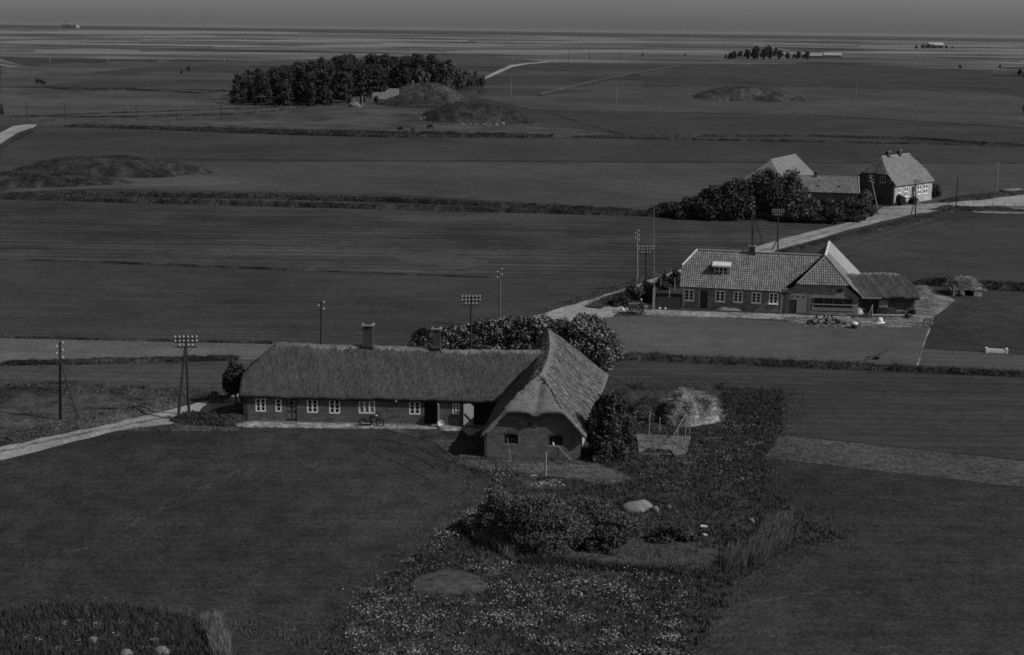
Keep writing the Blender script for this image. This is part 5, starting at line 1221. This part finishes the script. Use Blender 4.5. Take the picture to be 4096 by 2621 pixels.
MB().tube((-.68, 0, .33), (-.1, 0, .4), .03).tube((-.1, 0, .4), (.35, 0, .45), .03).tube((.35, 0, .45), (.45, 0, .82), .03).tube((-.45, 0, .72), (.45, 0, .8), .03).tube((-.45, 0, .72), (-.68, 0, .33), .025).build('frame', iron, mo)
MB().tube((.68, -.07, .33), (.42, -.06, .95), .022).tube((.68, .07, .33), (.42, .06, .95), .022).build('fork', iron, mo)
MB().tube((.42, -.36, 1.0), (.42, .36, 1.0), .016).tube((.42, -.36, 1.0), (.26, -.38, .97), .02).tube((.42, .36, 1.0), (.26, .38, .97), .02).build('handlebar', iron, mo)
MB().blob((.15, 0, .84), (.3, .13, .13), 4, .03).build('fuel_tank', iron, mo, True); MB().blob((-.32, 0, .82), (.25, .14, .07), 5, .03).build('saddle', rubber, mo, True); MB().blob((.02, 0, .45), (.19, .15, .19), 6, .1).build('engine', iron, mo, True)
MB().lathe([(.03, -.1), (.1, 0), (.11, .07), (.02, .09)], (0, 0, 0), 12).build('headlamp', porcelain, mo, True); hl_ = mo.children[-1]; hl_.location = (.52, -.05, .92); hl_.rotation_euler = (0, 1.3, 0)
MB().blob((.4, -.3, .98), (.09, .06, .06), 7, .1).build('glove', white, mo, True); MB().tube((-.1, -.14, .3), (-.75, -.16, .3), .035).build('exhaust', tonal('steel', .3, .2, 3, 12, rough=.4), mo)
p = A.hit(1768, 1697); q_ = A.world(p[0], -.75)
t = empty('wash_bowl', A.world(p[0] - .1, -.35), 0, 'pale enamel bowl tipped against the wall by the open stable door', 'bowl')
o = MB().lathe([(.14, 0), (.24, .06), (.27, .16), (.25, .16), (.2, .06), (.02, .03)], (0, 0, 0), 16).build('bowl', cream, t, True); o.location = (0, 0, .3); o.rotation_euler = (math.radians(65), 0, .3)
MB().box(-.22, .22, -.15, .15, 0, .08).build('stand', stone_d, t)
tag(MB().blob((0, 0, .12), (.38, .26, .2), 8, .1).build('stone_block', stone, None, True), 'flat pale stone lying on gravel outside the stable door', 'stone').location = A.world(p[0] + .15, -1.0)
# yard pump pole with iron ring and stones
p = gp(2182, 1908); t = empty('hitching_post', p, 0, 'round grey post standing beside the iron ring in the grass', 'post'); hh = height_at(2181, 1812, p.y)
MB().tube((0, 0, -.4), (0, 0, hh - .04), .075, .065, 8).build('post', greywood, t); MB().tube((0, 0, hh - .04), (-.04, 0, hh + .03), .09, .08, 8).build('post_cap', greypole, t)
p = gp(2182, 1920); t = empty('iron_ring', p, 0, 'dark iron wheel hoop lying in the grass round a stone', 'hoop')
MB().torus((0, 0, .12), (.05, .05, 1), .43, .05, 28, 6).build('hoop', iron, t); MB().tube((-.4, 0, .13), (.4, 0, .13), .025).tube((0, -.4, .13), (0, .4, .13), .025).build('spoke', iron, t)
rr_ = random.Random(3); st = None
for k in range(26):
    u, v = (2120 + rr_.uniform(0, 140), 1925 + rr_.uniform(-6, 22)) if k else (2160, 1936); r = rr_.uniform(.07, .16) if k else .22; p = gp(u, v)
    o = MB().blob((0, 0, 0), (1, .85, .55), 9, .2, 8, 6).build('stone', stone, None, True) if st is None else st.copy()
    if st is not None: col.objects.link(o)
    st = st or o; o.location = (p.x, p.y, r * .3); o.scale = (r, r, r); o.rotation_euler = (0, 0, k); tag(o, 'small pale stone scattered round the iron ring', 'stone', 'stones round the iron ring')
tag(MB().beam((0, 0, .05), (.55, .1, .08), .12, .06).build('wood_offcut', palewood), 'pale board end lying left of the iron ring', 'board').location = gp(2122, 1906)
# trestle of poles against the gable
ap = Vector((x_at(2232, 1787, 98.6), 98.6, height_at(2232, 1787, 98.6)))
t = empty('pole_trestle', (ap.x, ap.y, 0), 0, 'bare wooden pole trestle standing before the barn gable window', 'trestle')
for u, v in ((2182, 1838), (2290, 1843)): g_ = gp(u, v); MB().tube((g_.x - ap.x, g_.y - ap.y, -.1), (0, 0, ap.z), .035, .03, 6).build('leg', greywood, t)
MB().tube((.1, .6, -.1), (0, 0, ap.z), .035, .03, 6).build('leg', darkwood, t); MB().tube((-.7, .1, ap.z), (.12, 0, ap.z), .03, .03, 6).build('top_rail', greywood, t)
o = MB().tube((0, 0, -.1), (-.35, .5, 1.75), .025, .02, 6).build('leaning_stick', greywood); o.location = gp(2046, 1852); tag(o, 'thin stick leaning against the gable wall under the left stable window', 'stick')
p = gp(2400, 1848); t = empty('stone_block', p, .1, 'pale mottled stone trough lying at the foot of the dark bush', 'stone trough')
MB().box(-.55, .55, -.28, -.2, 0, .5).box(-.55, .55, .2, .28, 0, .5).box(-.55, -.45, -.198, .198, 0, .5).box(.45, .55, -.198, .198, 0, .5).build('trough', stone_d, t)
for x in (-.25, .05, .38): MB().blob((x, -.12, .42), (.16, .14, .12), int(x * 90) + 40, .2).build('stone', white, t, True)
# slab, pit and fence frames right of the bush
sl_ = [gp(u, v) for u, v in ((2545, 1742), (2765, 1752), (2745, 1818), (2698, 1826), (2682, 1806), (2585, 1800), (2555, 1815))]
t = empty('concrete_platform', sl_[0], 0, 'flat concrete slab with dark pit beside the dark bush', 'platform'); V = [(q.x - sl_[0].x, q.y - sl_[0].y) for q in sl_]; n = len(V)
MB().add([(x, y, .14) for x, y in V] + [(x, y, -.2) for x, y in V], [tuple(range(n - 1, -1, -1))] + [(i, (i + 1) % n, n + (i + 1) % n, n + i) for i in range(n)]).build('slab', concrete, t)
a, b = gp(2562, 1822), gp(2688, 1827); MB().box(a.x - sl_[0].x, b.x - sl_[0].x, a.y - sl_[0].y - .05, a.y - sl_[0].y + .06, 0, .16).build('kerb', concrete, t)
MB().add([(a.x - sl_[0].x, a.y - sl_[0].y + .062, .075), (b.x - sl_[0].x, b.y - sl_[0].y + .062, .075), (b.x - sl_[0].x - .2, b.y - sl_[0].y + 1.3, .075), (a.x - sl_[0].x + .4, a.y - sl_[0].y + 1.25, .075)], [(0, 1, 2, 3)]).build('pit', iron, t)
for i, (u, v, hgt) in enumerate(((2705, 1830, 2.3), (2738, 1790, 2.5), (2757, 1745, 2.3), (2595, 1745, 2.0), (2636, 1725, 1.1), (2800, 1700, .9))):
    p = gp(u, v); o = MB().tube((0, 0, -.3), (.03, 0, hgt), .045, .035, 6).tube((0, 0, hgt - .02), (.03, 0, hgt + .02), .05, .03, 6).build('stake', greywood); o.location = p
    tag(o, 'thin upright stake of the broken fence round the concrete slab', 'stake', 'stakes round the slab')
p = gp(2705, 1745); o = MB().beam((-.35, .2, 1.7), (.6, 1.2, 3.0), .05, .05).build('fence_rail', greywood); o.location = gp(2712, 1830); tag(o, 'slanting rail tied to the stakes at the slab', 'rail')
# straw heap
def heap(name, u0, u1, v, h, depth, mat, label, cat, straws=0, seed=1, lump=.12, mats=None):
    a, b = gp(u0, v), gp(u1, v); c = (a + b) / 2; rx = (b - a).length / 2; t = empty(name, (c.x, c.y + depth / 2, hz(c.x, c.y)), 0, label, cat)
    q = random.Random(seed); ph = [q.uniform(0, 6) for _ in range(8)]; V = []; n = 26
    for i in range(n + 1):
        for j in range(n + 1):
            x, y = -1.08 + 2.16 * i / n, -1.08 + 2.16 * j / n; r = math.hypot(x, y) * 1.16; k = 1 + .18 * math.sin(3 * math.atan2(y, x) + ph[0])
            z = h * max(0, 1 - (r / k) ** 2.2) ** .7; z += lump * h * (math.sin(x * 6 + ph[1]) * math.sin(y * 5 + ph[2]) + .6 * math.sin(x * 13 + ph[3]) * math.sin(y * 11 + ph[4])) * min(1, z)
            V.append((x * rx, y * depth / 2, z - .06))
    m = n + 1; npmesh('heap', V, [(i * m + j, (i + 1) * m + j, (i + 1) * m + j + 1, i * m + j + 1) for i in range(n) for j in range(n)], mat, t, smooth=True)
    if straws:
        Va = np.array(V); Va = Va[Va[:, 2] > .05]; P = Va[rng.integers(0, len(Va), straws)] + rng.normal(size=(straws, 3)) * [.12, .12, .0]
        blades(P, 6, .09, .2, mats or straw_b, 'straw', None, None, width=.018, lean=2.2, parent=t)
    return t
heap('straw_heap', 2640, 2892, 1712, 2.0, 4.6, straw, 'big ragged heap of pale straw behind the concrete slab', 'straw heap', 3600, 3, .32)
heap('straw_heap', 2530, 2725, 1685, 1.3, 4.4, strawd, 'lower darker overgrown heap of old straw between bush and pale straw', 'straw heap', 1500, 4, .2, blade_mid)
o = MB().tube((0, 0, .1), (1.0, .35, .75), .08, .06, 7).build('log', palewood); o.location = gp(2632, 1675); tag(o, 'pale log sticking out of the low end of the straw heap', 'log')

# ------------------------------------------------------------------ yard of the tiled farmhouse
heap('gravel_heap', 2866, 2990, 1245, .75, 2.6, gravelm, 'flat-topped pale gravel heap under the tiled farmhouse windows', 'gravel heap', 0, 5, .04)
heap('sand_heap', 3398, 3466, 1258, .85, 2.0, sand, 'small pale sand heap in front of the byre doorway', 'sand heap', 0, 6, .06)
heap('rubble_heap', 3640, 3700, 1215, 1.4, 3.0, strawd, 'grey heap of old straw at the end of the byre', 'straw heap', 400, 7, .15)
heap('straw_heap', 3655, 3740, 1190, 1.1, 3.0, strawd, 'grey straw heap behind the end of the byre', 'straw heap', 500, 8, .15)
lg = gp(3300, 1298); t = empty('log_pile', (lg.x, lg.y, 0), 0, 'dark heap of short logs and roots in the farm yard', 'log pile'); q = random.Random(8)
for k in range(70):
    a = q.uniform(-1, 1); rr2 = q.random(); x = a * 2.3; y = q.uniform(-.6, .9) * (1 - abs(a) * .6); z = max(.1, (1.05 * (1 - abs(a) ** 1.6)) * q.random()); dx_, dy_ = q.uniform(-.25, .25), -q.uniform(.1, .3)
    MB().tube((x, y, z), (x + dx_, y + dy_, z + q.uniform(-.05, .3)), q.uniform(.07, .13), q.uniform(.05, .1), 6).build('log', darkwood if k % 3 else greywood, t)
# rack of boards in front of the gable
t = empty('board_rack', Cg.world(0, -1.2), Cg.a, 'timber rack of posts and long boards before the gable wall', 'rack')
x0 = Cg.hit(3250, 1240, -1.2)[0]; x1 = Cg.hit(3425, 1240, -1.2)[0]
for x in (x0, x0 + (x1 - x0) * .33, x0 + (x1 - x0) * .66, x1): MB().box(x - .05, x + .05, -.05, .05, -.2, 1.35 if x in (x0, x1) else .95).build('post', greywood, t)
for z, y in ((.72, -.09), (.9, -.1), (1.32, -.09)): MB().box(x0 - .1, x1 + (.9 if z == .9 else .1), y - .03, y + .03, z, z + .09).build('board', greywood if z != .72 else palewood, t)
MB().box(x0 + .2, x1 - .3, .07, .5, .5, .6).build('shelf', darkwood, t)
p = gp(3517, 1292); t = empty('upturned_tub', p, .3, 'white rounded tub standing on a pale round board in the yard', 'tub')
MB().lathe([(.62, 0), (.64, .05), (.55, .09), (.1, .09)], (0, 0, .02), 18).build('round_board', white, t, True); MB().lathe([(.33, .1), (.36, .25), (.33, .45), (.22, .58), (.05, .62)], (.05, 0, 0), 16).build('tub', white, t, True)
p = gp(3417, 1314); t = empty('barrel', p, 0, 'dark barrel with white cloth over its top by the logs', 'barrel')
MB().lathe([(.28, -.02), (.34, .25), (.35, .4), (.3, .55)], (0, 0, 0), 14).build('barrel', darkwood, t, True); MB().lathe([(.36, .42), (.38, .55), (.33, .66), (.1, .72)], (0, 0, 0), 14).build('cloth', white, t, True)
MB().torus((0, 0, .2), (0, 0, 1), .345, .012, 16, 4).build('hoop', iron, t)
for i, (u, v, L_, mt, lb) in enumerate(((3330, 1262, 3.2, palewood, 'pale planks lying before the board rack'), (3560, 1262, 4.2, palewood, 'long pale timber lying below the byre wall'), (3690, 1268, 2.2, palewood, 'white boards lying at the byre corner'), (3480, 1290, 2.4, sand, 'broad pale board lying beside the white tub'))):
    p = gp(u, v); t = empty('board_stack', p, .02, lb, 'boards')
    for k in range(3): MB().box(-L_ / 2 + .1 * k, L_ / 2 - .15 * k, k * .16 - .2, k * .16 - .05, .0, .06 + .05 * (k == 1)).build('board', mt, t)
for i, (u, v, lb) in enumerate(((3630, 1272, 'dark round tub at the byre corner'), (3655, 1258, 'dark tub standing against the byre end'))):
    t = MB().lathe([(.3, -.02), (.36, .5), (.32, .5), (.28, .1), (.05, .1)], (0, 0, 0), 14).build('water_tub', iron, None, True); t.location = gp(u, v); tag(t, lb, 'tub', 'tubs at the byre corner')
for i, (u0, v0, u1, v1) in enumerate(((3475, 1262, 3490, 1218), (3488, 1265, 3490, 1218), (3665, 1262, 3672, 1200), (3690, 1255, 3665, 1200))):
    a = gp(u0, v0); o = MB().tube((0, 0, 0), (x_at(u1, v1, a.y + .3) - a.x, .3, height_at(u1, v1, a.y + .3)), .05, .04, 6).build('leaning_pole', greywood); o.location = a; tag(o, 'bare pole propped up in front of the byre doorway' if i < 2 else 'bare pole leaning on the byre end wall', 'pole', 'poles in front of byre' if i < 2 else 'poles at byre end')
p = gp(3710, 1296); t = empty('chopping_bench', p, .2, 'small dark bench beside the byre yard edge', 'bench'); MB().box(-.5, .5, -.18, .18, .42, .5).build('seat', darkwood, t)
for x in (-.4, .4): MB().box(x - .05, x + .05, -.15, .15, -.05, .42).build('leg', greywood, t)
o = MB().beam((0, 0, -.1), (.12, .1, 2.2), .28, .06).build('leaning_board', greywood); o.location = gp(3118, 1258); tag(o, 'tall pale board leaning by the arched gateway', 'board')
deb = D((1860, 748), (1960, 752), (2150, 742), (2180, 765), (2050, 772), (1900, 770)); Pd = scatter_px(deb, 260)
blades(Pd, 3, .12, .3, greywood, 'wood_scraps', 'scattered sticks and scraps of wood over the farm yard', 'scraps', width=.05, lean=3.0)
blades(scatter_px(D((2000, 690), (2200, 690), (2190, 740), (2160, 740)), 300), 4, .2, .3, blade_mid, 'yard_weeds', 'thin weeds round the end of the byre', 'weeds', width=.03, lean=.8)
# garden fence of dark boards
f0 = gp(2624, 1234); f1 = gp(2722, 1236); t = empty('garden_fence', f0, math.atan2(f1.y - f0.y, f1.x - f0.x), 'dark board fence between mast post and tiled farmhouse corner', 'fence'); Lf = (f1 - f0).length
for k in range(16): MB().box(Lf * k / 16 + .01, Lf * (k + 1) / 16 - .01, 0, .04, -.2, 1.35 + .04 * math.sin(k * 2.2)).build('board', darkwood, t)
for z in (.3, 1.1): MB().box(0, Lf, .042, .1, z, z + .08).build('rail', darkwood, t)
for k, (u, v, hgt) in enumerate(((2640, 1180, 1.9), (2674, 1232, 2.3), (2545, 1160, 1.5), (2697, 1165, 1.6))): o = MB().tube((0, 0, -.2), (.04, 0, hgt), .06, .05, 6).tube((0, 0, hgt), (.04, 0, hgt + .05), .06, .03, 6).build('garden_post', greywood); o.location = gp(u, v); tag(o, 'thin post among the tiled farmhouse garden shrubs', 'post', 'garden posts')
MBx = MB().blob((0, 0, 0), (1, 1, .8), 11, .2, 8, 6); st2 = None
for k, (u, v, r) in enumerate(((2382, 1224, .22), (2490, 1240, .2), (2508, 1238, .18), (2585, 1230, .2), (2638, 1236, .15), (2660, 1237, .14))):
    o = MBx.build('stone', white, None, True) if st2 is None else st2.copy()
    if st2 is not None: col.objects.link(o)
    st2 = st2 or o; p = gp(u, v); o.location = (p.x, p.y, r * .4); o.scale = (r, r, r * 1.2); tag(o, 'whitewashed stone marking the edge of the tiled farmhouse drive', 'stone', 'white edge stones')
# straw clamp with dark opening
p = gp(3872, 1185); t = empty('straw_clamp', p, 0, 'straw-covered store with dark opening at the field edge', 'clamp')
V = []; n = 20
for i in range(n + 1):
    for j in range(n + 1):
        x, y = -1.05 + 2.1 * i / n, -1.05 + 2.1 * j / n; r = max(abs(x), abs(y)) * .5 + math.hypot(x, y) * .5
        z = .95 + 1.0 * max(0, 1 - r ** 2.4) ** .8 + .07 * math.sin(i * 2.3) * math.sin(j * 1.9)
        V.append((x * 1.75 + .05, y * 1.6 + 1.6, z if r < 1.02 else .75))
m = n + 1; npmesh('straw_roof', V, [(i * m + j, (i + 1) * m + j, (i + 1) * m + j + 1, i * m + j + 1) for i in range(n) for j in range(n)], strawd, t, smooth=True)
Va = np.array(V); blades(Va[rng.integers(0, len(Va), 500)], 4, .25, .15, straw, 'straw', None, None, width=.03, lean=1.2, parent=t)
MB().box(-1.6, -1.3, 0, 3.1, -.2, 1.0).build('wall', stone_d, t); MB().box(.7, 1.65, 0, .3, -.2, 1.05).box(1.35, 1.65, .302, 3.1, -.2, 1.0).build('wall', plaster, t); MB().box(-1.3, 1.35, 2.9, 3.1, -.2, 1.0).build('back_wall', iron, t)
MB().blob((-.9, -.3, .3), (.35, .3, .42), 8, .2).build('straw_bundle', strawd, t, True); MB().tube((-1.9, -.3, -.2), (-1.85, -.3, 1.3), .1, .09, 7).build('post', greywood, t)
# trough, plough
p = gp(3985, 1412); t = empty('feed_trough', p, -.12, 'long white feeding trough on the pale field edge', 'trough')
MB().box(-1.05, 1.05, -.25, -.2, .05, .38).box(-1.05, 1.05, .2, .25, .05, .38).box(-1.05, 1.05, -.198, .198, .05, .1).build('trough', white, t)
for x in (-.98, .98): MB().box(x - .09, x + .09, -.28, .28, -.05, .5).build('end_block', white, t)
p = gp(3500, 1440); t = empty('plough', p, .25, 'old iron walking plough standing on the lawn', 'plough')
MB().tube((-.9, 0, .3), (.5, 0, .5), .05, .045, 7).build('beam', iron, t)
for s in (-1, 1): MB().tube((.1, 0, .35), (.9, .2 * s, .8), .03).tube((.9, .2 * s, .8), (1.35, .25 * s, 1.05), .03).build('handle', iron, t)
MB().torus((-.85, -.12, .22), (0, 1, 0), .2, .025, 14, 5).tube((-.85, -.12, .22), (-.85, .05, .42), .025).build('wheel', iron, t); MB().add([(-.25, 0, 0), (.35, -.02, .02), (.4, -.22, .3), (-.05, -.12, .32), (-.25, .05, 0), (.35, .05, .02), (.4, .02, .3), (-.05, .02, .32)], [(3, 2, 1, 0), (4, 5, 6, 7), (0, 1, 5, 4), (1, 2, 6, 5), (2, 3, 7, 6), (3, 0, 4, 7)]).build('mouldboard', iron, t)
# fence posts at the sandy road bend
for k, (u, v) in enumerate(((3785, 842), (3812, 842), (3853, 828), (3893, 822), (3940, 818), (3970, 822), (4017, 826), (4060, 832))):
    o = MB().tube((0, 0, -.2), (.03, 0, .95 if k != 1 else 1.3), .06, .05, 6).tube((0, 0, .8), (.03, 0, .86), .065, .065, 6).build('fence_post', greywood); o.location = gp(u, v); tag(o, 'short fence post along the sandy road bend', 'fence post', 'posts at the road bend')
tag(MB().blob((0, 0, .1), (2.4, 1.4, .7), 21, .25).build('gravel_heap', gravelm, None, True), 'pale gravel heap at the road bend beyond the brick house', 'gravel heap').location = gp(4056, 770)

# ------------------------------------------------------------------ foreground
p = gp(2550, 2040); o = MB().blob((0, 0, .12), (1.0, .6, .5), 31, .22, 18, 12).build('boulder', stone, None, True); o.location = p; tag(o, 'large smooth pale boulder lying in the weeds behind the dry pond', 'boulder')
for k, (u, v, r, lb) in enumerate(((2620, 2046, .28, 'smaller pale boulder touching the large one'), (2675, 2035, .16, 'upright little stone right of the large boulder'), (3005, 2090, .2, 'pale stone in the tall grass at the pond rim'))):
    o = MB().blob((0, 0, .1), (r, r * .8, r), 33 + k, .15).build('boulder', stone, None, True); o.location = gp(u, v); tag(o, lb, 'boulder')
for k, (u, v, L_, rz) in enumerate(((2675, 2122, .75, -.15), (2712, 2134, .5, .2), (2758, 2148, .8, -.05), (2815, 2118, .45, 0), (2820, 2152, .25, .4), (2280, 2116, .35, .3))):
    o = MB().box(-L_ / 2, L_ / 2, -.08, .08, .05, .11).box(-L_ / 2 + .02, L_ / 2 - .03, .085, .17, .04, .09).build('plank', cream); o.location = gp(u, v) + Vector((0, 0, .12)); o.rotation_euler = (.2, .1, rz); tag(o, 'broken white board lying in the weeds of the dry pond', 'board', 'broken white boards')
for k, (u, v, r, lb) in enumerate(((648, 2622, .42, 'pale rounded boulder at the edge of the foreground pit'), (505, 2632, .4, 'flat rounded boulder partly sunk beside the foreground pit'), (372, 2575, .3, 'small pale stone inside the foreground pit'))):
    o = MB().blob((0, 0, .12), (r, r * .9, r * .85), 41 + k, .06, 14, 9).build('boulder', stone, None, True); o.location = gp(u, v); tag(o, lb, 'boulder')
o = MB().torus((0, 0, .06), (.03, 0, 1), .36, .07, 26, 8).build('old_tyre', tonal('dusty_rubber', .13, .2, 3, 10)); o.location = gp(355, 2515); tag(o, 'dusty old tyre lying flat in the foreground pit', 'tyre')
# weeds, flowers, reeds
weed = D((1050, 1085), (1160, 1095), (1380, 1070), (1480, 905), (1842, 916), (1845, 1000), (1795, 1076), (1810, 1130), (1870, 1205), (1990, 1270), (1860, 1290), (1730, 1370), (1620, 1570), (760, 1570), (775, 1490), (860, 1390), (1000, 1285), (1140, 1185), (1150, 1130))
def keep(P, poly):
    W_ = [gp(u, v) for u, v in poly]; pl_ = [(p.x, p.y) for p in W_]; return P[[not inpoly(x, y, pl_) for x, y, _ in P]]
bare = D((955, 1385), (990, 1352), (1060, 1338), (1130, 1355), (1150, 1380), (1120, 1402), (1030, 1396)); ringp = D((1225, 1098), (1345, 1098), (1345, 1152), (1225, 1152)); worn = D((1060, 1083), (1380, 1080), (1500, 1130), (1440, 1142), (1250, 1112), (1130, 1105))
pond = D((1300, 1290), (1380, 1272), (1500, 1268), (1690, 1292), (1680, 1330), (1500, 1328), (1330, 1312))
Pw = scatter_px(weed, 12000)
for k_, fr_ in ((bare, .12), (ringp, .1), (worn, .25), (pond, .1), ([(2500, 1560), (2560, 1690), (2640, 1720), (2900, 1720), (2900, 1570), (2760, 1500)], 0)): Pw = np.concatenate([keep(Pw, k_), Pw[rng.random(len(Pw)) < fr_ * .3]])
blades(Pw, 5, .22, .12, blade_dark, 'weeds', 'dark weeds covering the rough ground between fields and dry pond', 'weeds', width=.035, lean=.6)
Pe = along_px(weed + weed[:1], .06, 3.6); Pe = Pe[Pe[:, 1] > 60]; blades(Pe, 4, .2, .25, blade_dark, 'weeds', 'straggling weeds spilling over the edges of the rough plot', 'weeds', width=.03, lean=.6)
def clumps(P, k, spread): i = rng.integers(0, len(P), k); Q = P[i] + np.concatenate([rng.normal(size=(k, 2)) * spread, np.zeros((k, 1))], 1); return Q
def flowers(P, label, size=.05, h=.3):
    n = len(P); C_ = P.copy(); C_[:, 2] += h * (.6 + .6 * rng.random(n)); nrm = unit(n) * .4 + [0, 0, 1]; nrm /= np.linalg.norm(nrm, axis=1)[:, None]; a = np.cross(nrm, unit(n)); a /= np.linalg.norm(a, axis=1)[:, None]; b = np.cross(nrm, a); s = (size * (.6 + .8 * rng.random(n)))[:, None]
    V = np.stack([C_ - a * s, C_ - b * s, C_ + a * s, C_ + b * s], 1).reshape(-1, 3); tag(npmesh('flowers', V, np.arange(4 * n).reshape(-1, 4), petal), label, 'flowers', None, 'stuff')
fl = D((830, 1420), (1000, 1300), (1120, 1325), (1400, 1345), (1560, 1360), (1640, 1400), (1600, 1560), (790, 1560)); Pf = scatter_px(fl, 230); bare = D((955, 1385), (990, 1352), (1060, 1338), (1130, 1355), (1150, 1380), (1120, 1402), (1030, 1396))
flowers(keep(np.concatenate([clumps(Pf, 1900, .5), clumps(Pf[:80], 2300, .3)]), bare), 'white flower heads thickly scattered over the foreground weeds', .038)
fl2 = D((1480, 1090), (1620, 1010), (1800, 960), (1780, 1080), (1810, 1130), (1500, 1165)); flowers(clumps(scatter_px(fl2, 90), 900, .35), 'sparse white flowers among the weeds right of the barn', .034)
fl3 = D((1000, 1290), (1130, 1185), (1160, 1105), (1190, 1120), (1170, 1200), (1050, 1290)); flowers(clumps(scatter_px(fl3, 60), 700, .3), 'white flowers along the edge of the dark field', .034)
fl4 = D((20, 1450), (400, 1450), (480, 1540), (20, 1540)); flowers(clumps(scatter_px(fl4, 16), 260, .12), 'small groups of white flowers in the foreground pit', .04)
reed = D((1690, 1320), (1760, 1290), (1800, 1240), (1850, 1230), (1855, 1280), (1780, 1330), (1700, 1342)); blades(scatter_px(reed, 700), 9, .85, .12, blade_pale, 'reeds', 'pale bent reeds along the rim of the dry pond', 'reeds', width=.018, lean=.18, wind=(.25, -.1))
rd2 = D((1110, 1265), (1170, 1240), (1230, 1300), (1200, 1315)); blades(scatter_px(rd2, 260), 9, .6, .12, blade_pale, 'reeds', 'pale grass tufts at the corner of the dry pond under the willow', 'grass', width=.018, lean=.3)
pond = D((1180, 1290), (1380, 1265), (1500, 1262), (1700, 1290), (1690, 1340), (1500, 1335), (1300, 1318), (1220, 1312)); blades(scatter_px(pond, 420), 5, .22, .15, blade_mid, 'pond_grass', 'sparse trodden grass over the bed of the dry pond', 'grass', width=.025, lean=.9)
bl2 = D((1190, 1322), (1300, 1328), (1480, 1345), (1640, 1352), (1480, 1338), (1320, 1318)); blades(scatter_px(bl2, 400), 8, .35, .15, blade_dark, 'rim_grass', 'dark grass along the near rim of the dry pond', 'grass', width=.03)
pit = D((-20, 1445), (120, 1427), (300, 1430), (420, 1452), (490, 1482), (505, 1560), (-40, 1560)); blades(scatter_px(pit, 2600), 7, .38, .12, blade_dark, 'pit_weeds', 'dense dark weeds filling the foreground pit', 'weeds', width=.03)
rim = D((480, 1470), (520, 1462), (545, 1560), (505, 1560)); blades(scatter_px(rim, 260), 9, .6, .1, blade_pale, 'rim_reeds', 'pale tall grass on the side of the foreground pit', 'grass', width=.018, lean=.25)
rim2 = D((0, 1437), (160, 1418), (330, 1425), (500, 1462), (700, 1490), (760, 1500), (755, 1520), (520, 1475), (300, 1432), (120, 1428)); blades(scatter_px(rim2, 900), 6, .16, .35, blade_mid, 'rim_grass', 'dry pale grass edging the foreground pit and dark field', 'grass', width=.02, lean=.6)
gsc = D((1500, 915), (1840, 922), (1830, 1000), (1700, 1000), (1700, 905)); hayp = [(2500, 1560), (2560, 1690), (2640, 1720), (2900, 1720), (2900, 1570), (2760, 1500)]; blades(keep(scatter_px(gsc, 1500), hayp), 6, .26, .15, blade_dark, 'rank_grass', 'rank dark grass around the straw heaps', 'grass', width=.035, lean=.5)
for pr_ in protos + dprotos:
    if pr_ not in used: plant_copy(pr_, (-60, 700, hz(-60, 700)), 1, 0, 'dark pine tree in the dense wood behind the mounds', 'pine tree', 'pine trees of the wood')

# ------------------------------------------------------------------ air
hm = bpy.data.materials.new('haze'); hm.use_nodes = True; t = hm.node_tree; t.nodes.clear()
oo = t.nodes.new('ShaderNodeOutputMaterial'); pv = t.nodes.new('ShaderNodeVolumePrincipled'); pv.inputs['Color'].default_value = (.55, .55, .55, 1); pv.inputs['Density'].default_value = 1.0e-5; pv.inputs['Anisotropy'].default_value = .2
t.links.new(pv.outputs[0], oo.inputs['Volume'])
hx = MB().box(-40000, 40000, -400, 60000, -3, 70).build('haze', hm); tag(hx, 'thin pale haze over the whole plain', 'haze', None, 'stuff')
